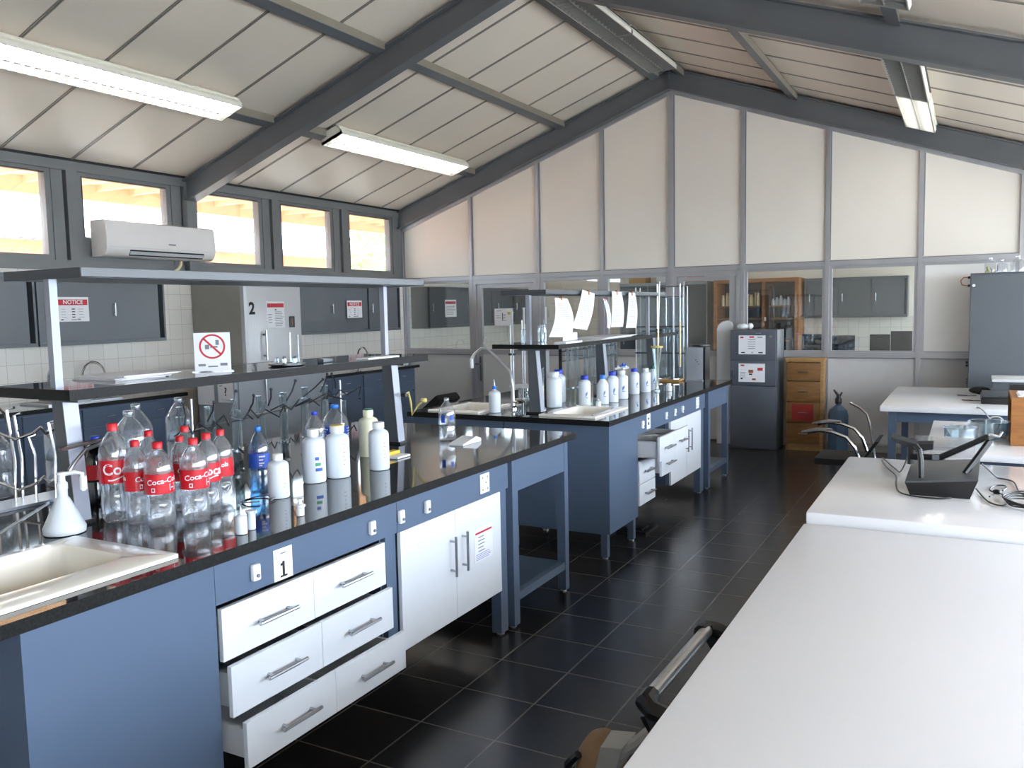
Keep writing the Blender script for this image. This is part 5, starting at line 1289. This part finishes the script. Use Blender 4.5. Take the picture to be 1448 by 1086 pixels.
t = thing('cable_plug', 'knotted plug lying between the device and the cable coil', 'plug', (.13, 4.22, .79))
MB().sphere((.125, 4.2, .812), .014, sub=2, sc=(1.2, 1.4, .9), rnd=.12).cyl((.11, 4.17, .805), (.095, 4.13, .803), .004, 6).build('plug_body', 'black', t)

def bowl(label, x, y, r, h, z):
    t = thing('glass_bowl', label, 'bowl', (x, y, z))
    MB().lathe([(r*.86, .001), (r*.92, .004), (r*.96, h*.5), (r*.98, h), (r*1.04, h+.004), (r*1.04, h+.010), (r*.95, h+.008), (r*.92, h*.5), (r*.86, .008)], 32, cap1=True).build('bowl_body', 'glass', t, local=True, ang=60)
bowl('clear round glass bowl on the bowl table, the nearer of two', -.03, 5.82, .095, .095, .771)
bowl('clear wider glass bowl behind the nearer bowl on the same table', .125, 6.12, .115, .10, .771)
t = thing('wooden_box', 'orange-brown wooden box with an open dark side on the bowl table', 'box', (.4, 6.1, .77))
b_ = MB().box(.235, .62, 5.85, 5.87, .771, 1.06).box(.235, .62, 6.33, 6.35, .771, 1.06).box(.235, .62, 5.87, 6.33, 1.04, 1.06).box(.235, .62, 5.87, 6.33, .771, .79).box(.6, .62, 5.87, 6.33, .79, 1.04)
b_.build('box_shell', 'woodorange', t, ang=0)
MB().box(.255, .262, 5.87, 6.33, .79, 1.04).build('recess_shade_sheet', 'black', t, ang=0)  # black sheet standing in for the shade inside the open box
t = thing('white_papers', 'white paper lying on top of the orange-brown wooden box', 'papers', (.4, 6.05, 1.06))
MB().box(.27, .55, 5.92, 6.2, 1.0605, 1.064).build('paper', 'paper', t, ang=0); MB().box(.28, .56, 5.95, 6.25, 1.0642, 1.067).build('paper', 'paper', t, ang=0)
t = thing('coiled_lead', 'grey plug and lead hanging over the edge between the tables', 'lead', (.1, 7.45, .79))
MB().tube([(.07, 7.62, .7975), (.09, 7.56, .802), (.12, 7.535, .78), (.16, 7.53, .72)], .006, 6).build('lead', 'strap', t)
MB().tube([(.20+.05*math.cos(a), 7.54, .70+.04*math.sin(a)) for a in [2*PI*i/16 for i in range(16)]], .008, 6, closed=True).build('coil', 'strap', t)
t = thing('scanner', 'black flat scanner on the white table before the tall cabinet', 'scanner', (.35, 8.25, .79))
MB().box(.10, .62, 7.95, 8.45, .791, .845, bev=.008).build('scanner_body', 'black', t)
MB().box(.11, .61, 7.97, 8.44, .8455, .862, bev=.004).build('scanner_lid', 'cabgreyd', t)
t = thing('white_printer', 'white-topped printer with a dark front behind the black scanner', 'printer', (.45, 8.8, .79))
MB().box(.20, .75, 8.62, 9.05, .791, .92, bev=.006).build('printer_body', 'cabgrey', t)
MB().box(.19, .76, 8.60, 9.06, .9205, .945, bev=.006).build('printer_lid', 'edge', t)
MB().box(.33, .75, 8.612, 8.619, .80, .90).build('dark_front', 'black', t, ang=0)
t = thing('black_cloth', 'crumpled black cover lying between the printer and the cabinet edge', 'cover', (.12, 8.75, .79))
MB().sphere((.10, 8.78, .826), .05, sub=3, sc=(1.7, 1.2, .68), rnd=.10).build('crumpled_cover', 'blackmat', t)
for k, (x, y) in enumerate(((.02, 8.55), (.06, 8.15))):
    cable('thin black lead straying from the %s on the far white table' % ('crumpled black cover' if k == 0 else 'flat black scanner'), [(x+.05, y+.04, .796), (x, y, .796), (x-.08, y-.02, .796), (x-.10, y+.07, .796), (x-.02, y+.03, .796)], .003)
t = thing('tall_cabinet', 'tall charcoal steel cabinet with glassware on top, at the picture edge', 'cabinet', (.45, 9.75, 0))
MB().box(.0, .95, 9.51, 10.1, .0, 1.91, bev=.003).build('cabinet_body', 'cabgrey', t)
MB().box(.006, .944, 9.495, 9.509, .03, 1.895).build('back_panel', 'cabgrey', t, ang=0)
MB().cyl((.03, 9.494, 1.79), (.03, 9.488, 1.79), .014, 12).build('screw_cap', 'hdpecap', t)
for z in (1.87, 1.79, 1.03, 1.0): MB().cyl((-.012, 9.53, z-.012), (-.012, 9.53, z+.012), .011, 8).build('hinge_knuckle', 'black', t)
MB().tube([(-.012, 9.53, 1.87), (-.06, 9.54, 1.872), (-.085, 9.54, 1.84), (-.075, 9.54, 1.80), (-.012, 9.53, 1.785)], .005, 6).build('wire_loop', 'inkorange', t)
for k in range(7): MB().cyl((-.008, 9.53, .86-.02*k), (-.008, 9.53, .87-.02*k), .007, 6).build('chain_link', 'darkwire', t)
G_ = [('round clear flask on top of the tall cabinet, nearest its aisle edge', .17, .05, .13), ('clear jar in the middle of the glassware on the tall cabinet', .27, .045, .11), ('square-looking clear jar at the picture edge on the tall cabinet', .40, .06, .14)]
for (lab, x, r, h) in G_:
    t = thing('glass_jar', lab, 'jar', (x, 9.62, 1.9105))
    MB().lathe([(r*.8, .001), (r, .006), (r, h*.7), (r*.7, h*.85), (r*.35, h*.9), (r*.35, h), (r*.42, h+.004)], 18, cap1=False).build('jar_body', 'pet', t, local=True, ang=60)
    MB().lathe([(r*.37, h+.0045), (r*.37, h+.016), (r*.15, h+.02)], 12).build('stopper', 'glass', t, local=True)
t = thing('dried_sprigs', 'small bunch of dark wire and yellow sprigs on the tall cabinet beside the flask', 'sprigs', (.13, 9.58, 1.91))
for k in range(9):
    a = k*.7; m = MB().tube([(.12+.01*k, 9.56, 1.914), (.12+.012*k+.02*math.cos(a), 9.56+.01*math.sin(a), 1.935), (.11+.012*k+.03*math.cos(a), 9.56, 1.955+.01*(k % 3))], .003, 5)
    m.build('sprig', 'inkyel' if k % 2 else 'darkwire', t)

# ------------------------------------------------------------------ seats
t = thing('chrome_armchair', 'black-seated chair with polished bent chrome arms beside the white tables', 'chair', (-.85, 7.0, 0))
for y, dz in ((6.78, 0), (7.28, 0)):
    MB().tube([(-1.08, y, .655), (-1.0, y, .672), (-.90, y, .665), (-.80, y, .63), (-.74, y, .56), (-.70, y, .45), (-.66, y, .25), (-.64, y, .013)], .0125, 10).build('arm_tube', 'chrome', t)
    MB().rings([[(-1.12, y-.03, .655), (-1.12, y+.03, .655), (-1.12, y+.03, .668), (-1.12, y-.03, .668)], [(-1.02, y-.034, .676), (-1.02, y+.034, .676), (-1.02, y+.034, .694), (-1.02, y-.034, .694)], [(-.90, y-.026, .68), (-.90, y+.026, .68), (-.90, y+.026, .692), (-.90, y-.026, .692)]]).build('arm_rest', 'chrome', t, ang=60)
    MB().cyl((-.64, y, .0125), (-1.05, y, .0125), .0125, 10).build('floor_runner', 'chrome', t)
MB().tube([(-.66, 6.78, .013), (-.66, 7.28, .013)], .0125, 8).build('floor_rail', 'chrome', t)
MB().box(-1.04, -.66, 6.81, 7.25, .40, .455, bev=.02).build('seat', 'blackmat', t)
MB().rings([[(-.685, 6.82, .47), (-.685, 7.24, .47), (-.665, 7.24, .47), (-.665, 6.82, .47)], [(-.60, 6.84, .60), (-.60, 7.22, .60), (-.575, 7.22, .60), (-.575, 6.84, .60)]]).build('backrest', 'blackmat', t)
t = thing('trigger_jug', 'blue-grey plastic jug with a black nozzle standing by the partition wall', 'jug', (-1.24, 9.78, 0))
MB().lathe([(.085, 0), (.10, .004), (.105, .03), (.105, .42), (.09, .48), (.045, .52), (.028, .53), (.028, .55)], 8).build('jug_body', 'bluebag', t, local=True, ang=20)
n_ = MB().lathe([(.036, .551), (.036, .60), (.022, .62), (.022, .65)], 12).build('nozzle_cap', 'black', t, local=True)
MB().tube([(0, 0, .63), (-.02, 0, .66), (-.05, 0, .70)], [.016, .013, .008], 8).build('trigger', 'black', n_, local=True)
MB().tube([(.01, 0, .62), (.03, 0, .66), (.035, 0, .675)], .009, 8).build('lever', 'black', n_, local=True)
t = thing('bent_tube', 'chrome bent tube leaning behind the armchair by the partition wall', 'tube', (-1.0, 9.5, 0))
MB().tube([(-1.10, 9.62, .58), (-1.0, 9.6, .53), (-.93, 9.58, .47), (-.90, 9.56, .38), (-.86, 9.5, .2), (-.83, 9.45, .014)], .013, 10).build('tube', 'chrome', t)
t = thing('folding_chair', 'chair with a chrome top bar and black corner joints pushed under the foreground table', 'chair', (-.62, 2.2, 0))
MB().cyl((-.700, 1.99, .65), (-.690, 2.50, .65), .019, 16).build('top_bar', 'silver', t)
for y, s, lab in ((1.985, -1, 0), (2.505, 1, 0)):
    MB().tube([(-.70, y-s*.03, .65), (-.698, y+s*.02, .65), (-.675, y+s*.035, .642), (-.60, y+s*.035, .625)], [.024, .026, .026, .022], 10).build('corner_joint', 'black', t)
    MB().tube([(-.69, y+s*.03, .63), (-.655, y+s*.03, .56), (-.61, y+s*.03, .47)], [.022, .017, .014], 8).build('side_arm', 'black', t)
    MB().tube([(-.61, y+s*.03, .46), (-.64, y+s*.03, .25), (-.66, y+s*.03, .008)], .012, 8).build('leg', 'brushed', t)
    MB().tube([(-.20, y+s*.03, .46), (-.17, y+s*.03, .25), (-.15, y+s*.03, .008)], .012, 8).build('leg', 'brushed', t)
MB().box(-.63, -.18, 2.0, 2.5, .44, .475, bev=.015).build('seat', 'blackmat', t)
BX = .085
t = thing('tan_bag', 'tan canvas bag with a dark slot and pale strap hanging below the chair corner', 'bag', (-.85, 2.0, 0))
bm_ = MB()
bm_.rings([[(-.865+.085*k_*math.cos(a)*.9, 2.07+.11*math.sin(a)*k_, z) for a in [2*PI*i/18 for i in range(18)]] for z, k_ in ((.002, .75), (.03, 1.0), (.22, 1.05), (.36, .95), (.44, .75), (.475, .45), (.48, .1))])
bm_.build('bag_body', 'tan', t, ang=60)
MB().tube([(-.90, 1.995, .45), (-.935, 2.005, .41), (-.94, 2.02, .35)], .012, 6).build('dark_slot', 'black', t)
MB().rings([[(-.845, 1.98, .43), (-.79, 1.98, .43), (-.78, 2.06, .44), (-.845, 2.06, .45)], [(-.825, 1.97, .50), (-.765, 1.97, .51), (-.755, 2.05, .52), (-.825, 2.05, .51)]]).build('strap_flap', 'strap', t)
MB().tube([(-.79, 2.0, .48), (-.745, 2.02, .505), (-.715, 2.04, .535)], [.022, .018, .016], 8).build('strap', 'strap', t)
t = thing('office_chair', 'black office chair half hidden behind the far shelf column of the nearest bench', 'chair', (-5.35, 8.1, 0))
MB().lathe([(.24, .42), (.25, .44), (.24, .49)], 24, at=(-5.35, 8.05, 0)).build('seat', 'blackmat', t)
MB().box(-.05, .05, -.22, .22, 0, .26, bev=.03, T=Matrix.Translation((-5.36, 8.02, .52)) @ Matrix.Rotation(.9, 4, 'Y')).build('backrest', 'blackmat', t)
MB().cyl((-5.35, 8.05, .09), (-5.35, 8.05, .42), .025, 12).build('gas_column', 'black', t)
for k in range(5):
    a = 2*PI*k/5; c_ = (-5.35+.26*math.cos(a), 8.05+.26*math.sin(a))
    MB().tube([(-5.35, 8.05, .10), (c_[0], c_[1], .075)], .016, 8).build('base_leg', 'black', t); MB().sphere((c_[0], c_[1], .03), .03, sub=2).build('castor', 'black', t)

# ------------------------------------------------------------------ cabinets against the partition
t = thing('filing_cabinet', 'slate-grey steel filing cabinet with two taped papers by the partition', 'filing cabinet', (-2.15, 9.9, 0))
MB().box(-2.41, -1.885, 9.735, 10.12, .0, 1.36, bev=.003).build('cabinet_body', 'filing', t)
for z0, z1 in ((1.02, 1.345), (.73, 1.012), (.02, .722)):
    f = MB().box(-2.403, -1.900, 9.715, 9.734, z0, z1, bev=.002).build('drawer', 'filing', t)
MB().cyl((-1.955, 9.7145, 1.285), (-1.955, 9.705, 1.285), .016, 14).build('lock', 'brushed', t)
MB().box(-2.39, -2.375, 9.70, 9.7145, .84, .90).build('latch', 'brushed', t, ang=0)
MB().box(-2.12, -2.06, 9.70, 9.7145, 1.318, 1.33).build('handle_lip', 'brushed', t, ang=0)
sheet('paper_sign', 'upper of two printed papers taped on the filing cabinet', 'paper', (-2.31, 9.714, 1.085), (1, 0, 0), (0, 0, 1), .30, .215, [(.06, .85, .18, .93, 2), (.4, .87, .58, .95, 2), (.7, .87, .88, .92, 0), (.1, .06, .24, .12, 1), (.48, .06, .53, .12, 0), (.74, .06, .9, .12, 1)]+lines(5, .3, .75, .35, .7))
sheet('paper_sign', 'lower of two printed papers taped on the filing cabinet, with brown marks', 'paper', (-2.31, 9.714, .77), (1, 0, 0), (0, 0, 1), .295, .21, [(.08, .86, .22, .94, 2), (.72, .62, .92, .78, 2), (.38, .5, .56, .66, 6), (.4, .38, .52, .46, 1), (.52, .1, .66, .2, 6), (.08, .14, .16, .22, 1)]+lines(4, .25, .5, .06, .3))
t = thing('white_mouldings', 'white foam moulding lying on top of the filing cabinet', 'mouldings', (-2.28, 9.9, 1.36))
MB().sphere((-2.30, 9.86, 1.398), .04, sub=3, sc=(1.6, 1.2, .85), rnd=.06).build('moulding', 'hdpecap', t); MB().sphere((-2.215, 9.88, 1.4), .04, sub=3, sc=(.8, 1, .9), rnd=.06).build('moulding', 'hdpecap', t)
t = thing('white_board', 'white round-topped board standing upright beside the filing cabinet', 'board', (-2.52, 10.0, 0))
MB().prism([(-2.63, .001), (-2.44, .001), (-2.44, 1.40), (-2.46, 1.445), (-2.50, 1.465), (-2.56, 1.455), (-2.61, 1.42), (-2.63, 1.36)], 'y', 9.98, 10.01).build('board', 'edge', t, ang=20)
t = thing('drawer_chest', 'brown wooden chest of four drawers beside the filing cabinet', 'chest of drawers', (-1.6, 9.95, 0))
MB().box(-1.80, -1.785, 9.80, 9.985, .0, 1.02).box(-1.43, -1.40, 9.80, 9.985, .0, 1.02).box(-1.785, -1.43, 9.80, 9.985, 1.0, 1.02).box(-1.785, -1.43, 9.97, 9.985, .0, 1.0).box(-1.785, -1.43, 9.83, 9.97, .0, .08).build('carcass', 'woodlight', t, ang=0)
MB().box(-1.81, -1.39, 9.785, 9.986, 1.0205, 1.04).build('top', 'woodlight', t, ang=0)
for i, (z0, z1) in enumerate(((.79, .99), (.555, .782), (.32, .548), (.085, .312))):
    f = MB().box(-1.783, -1.432, 9.782, 9.80, z0, z1, bev=.002).build('drawer', 'woodbrown', t)
    if i == 2: MB().box(-1.73, -1.50, 9.7795, 9.7818, .345, .53).build('red_cover', 'darkred', f, ang=0)
    bar_handle(f, (-1.66, 9.782, (z0+z1)/2), (-1.56, 9.782, (z0+z1)/2), (0, -.022, 0), .005)
sheet('paper_sign', 'poster with a black sketch and yellow square on the partition door glass', 'poster', (-5.745, YW-.0025, 1.425), (1, 0, 0), (0, 0, 1), .285, .235, [(.42, .3, .46, .75, 1), (.5, .6, .6, .64, 1), (.5, .45, .58, .49, 1), (.46, .3, .64, .33, 0), (.12, .45, .34, .48, 0), (.1, .58, .3, .6, 0), (.72, .64, .87, .8, 4), (.12, .85, .4, .88, 0)])

# ------------------------------------------------------------------ the room beyond the partition
t = thing('bookcase', 'tall brown wooden bookcase with glassware, seen through the partition', 'bookcase', (-3.1, 14.2, 0))
bx0, bx1, by0, by1 = -3.72, -2.37, 13.9, 14.44
MB().box(bx0, bx0+.06, by0, by1, 0, 2.06).build('side', 'woodorange', t, ang=0); MB().box(bx1-.06, bx1, by0, by1, 0, 2.06).build('side', 'woodorange', t, ang=0)
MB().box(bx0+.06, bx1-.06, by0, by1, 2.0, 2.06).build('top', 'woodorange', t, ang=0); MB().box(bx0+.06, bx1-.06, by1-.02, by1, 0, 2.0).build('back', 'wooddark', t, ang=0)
MB().box(-2.94, -2.88, by0, by1-.021, .0, 1.999).build('divider', 'woodorange', t, ang=0)
for z in (.5, 1.05, 1.40, 1.60):
    MB().box(bx0+.061, -2.941, by0+.02, by1-.021, z, z+.025).build('shelf', 'woodbrown', t, ang=0); MB().box(-2.879, bx1-.061, by0+.02, by1-.021, z, z+.025).build('shelf', 'woodbrown', t, ang=0)
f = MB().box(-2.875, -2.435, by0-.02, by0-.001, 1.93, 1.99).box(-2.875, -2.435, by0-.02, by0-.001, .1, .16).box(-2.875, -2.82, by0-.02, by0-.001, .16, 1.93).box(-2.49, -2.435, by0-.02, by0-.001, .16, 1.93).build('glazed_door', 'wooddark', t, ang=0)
MB().box(-2.895, -2.865, by0-.026, by0-.021, 1.38, 1.44).build('door_tag', 'hdpecap', t, ang=0)
GC = 'yellowed plastic cylinders on the bookcase shelf'
def mkcyl():
    o = thing('plastic_cylinder', 'x', 'cylinder')
    MB().lathe([(.035, 0), (.04, .004), (.04, .18), (.03, .2), (.02, .215), (.03, .22), (.03, .24)], 12).build('cylinder', 'cream', o, local=True); return o
for k in range(11):
    place('bcyl', mkcyl, 'yellowed plastic cylinder in the row on the upper bookcase shelf', -3.60+.058*k, 14.05+.05*(k % 2), 1.6255, .62+.1*(k % 3), .75+.2*((k*3) % 4)/4, 0, GC)
GJ = 'clear glass vessels behind the bookcase door'
for k in range(6):
    r_ = place('bjar', lambda: (lambda o: (MB().lathe([(.03, 0), (.035, .003), (.03, .1), (.015, .14), (.02, .15)], 12, cap1=False).build('vessel', 'hdpe', o, local=True), o)[1])(thing('glass_vessel', 'x', 'vessel')), 'pale glass vessel behind the bookcase door', -2.80+.06*k, 14.1, 1.6255, 1, .7+.35*(k % 3)/2, 0, GJ)
wc = wall_cabinet('charcoal wall cabinet on the far tiled wall beside the brown bookcase', 0, 1.5, 1.415, 2.04, 3, x0=0, x1=.33)
wc.location = (-1.58, 14.325, 1.415); wc.rotation_euler = (0, 0, -PI/2)
for c_ in wc.children:
    pass
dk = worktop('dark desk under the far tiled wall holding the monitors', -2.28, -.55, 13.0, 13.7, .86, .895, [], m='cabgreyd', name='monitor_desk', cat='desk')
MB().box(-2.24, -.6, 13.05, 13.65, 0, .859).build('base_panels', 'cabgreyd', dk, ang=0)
for x0, x1, y, h, lab in ((-2.2, -1.83, 13.2, .29, 'dark monitor beyond the partition nearest the bookcase'), (-1.79, -1.46, 13.2, .27, 'dark monitor beyond the partition, second from the bookcase'), (-1.27, -1.0, 13.3, .28, 'dark monitor beyond the partition, beside the glossy blue one'), (-.98, -.70, 13.15, .33, 'blue-black glossy monitor beyond the partition, furthest from the bookcase')):
    t = thing('computer_monitor', lab, 'monitor', ((x0+x1)/2, y, .895))
    MB().box(x0, x1, y, y+.04, .93, .90+h, bev=.004).build('screen', 'screen', t)
    MB().box((x0+x1)/2-.03, (x0+x1)/2+.03, y+.041, y+.07, .90, 1.05).build('neck', 'black', t, ang=0); MB().box((x0+x1)/2-.1, (x0+x1)/2+.1, y+.0, y+.15, .8955, .9).build('foot', 'black', t, ang=0)
for i, (x, y, lab) in enumerate(((-5.3, 11.4, 'black stool chair beyond the partition door, nearer the door'), (-4.6, 12.0, 'black stool chair beyond the partition, behind the far bench shelf'))):
    t = thing('visitor_chair', lab, 'chair', (x, y, 0))
    MB().box(-.22, .22, -.22, .22, .43, .48, bev=.015).build('seat', 'blackmat', t, local=True); MB().box(-.22, .22, .20, .24, .52, .92, bev=.015).build('backrest', 'blackmat', t, local=True)
    for sx in (-.19, .19):
        MB().cyl((sx, -.18, 0), (sx, -.18, .429), .012, 8).build('leg', 'chrome', t, local=True); MB().tube([(sx, .21, 0), (sx, .21, .43), (sx, .235, .7)], .012, 8).build('leg', 'chrome', t, local=True)
t = thing('specimen_cupboard', 'tall grey glazed cupboard beyond the partition behind the glass case', 'cupboard', (-4.6, 14.2, 0))
MB().box(-5.4, -3.85, 14.0, 14.45, .0, 2.05).build('cupboard_body', 'greyboxm', t, ang=0)
for k in range(3):
    f = MB().box(-5.38+.51*k, -4.89+.51*k, 13.98, 13.999, .1, 2.0).build('door', 'cabgreyd', t, ang=0); bar_handle(f, (-5.32+.51*k, 13.98, 1.0), (-5.32+.51*k, 13.98, 1.15), (0, -.02, 0), .005)
for k, (x, z, w, h, m, lab) in enumerate(((-5.1, 2.052, .3, .16, 'cardboard', 'cardboard box on the grey cupboard beyond the partition'), (-4.55, 2.052, .4, .13, 'edge', 'white carton on the grey cupboard beyond the partition'), (-4.1, 2.052, .22, .2, 'cokered', 'red carton on the grey cupboard beyond the partition'))):
    t = thing('storage_box', lab, 'box', (x, 14.2, z)); MB().box(-w/2, w/2, -.15, .15, 0, h, bev=.003).build('box_body', m, t, local=True); MB().box(-w/2, w/2, -.02, .02, h+.0003, h+.001).build('tape', 'cream', t, local=True, ang=0)
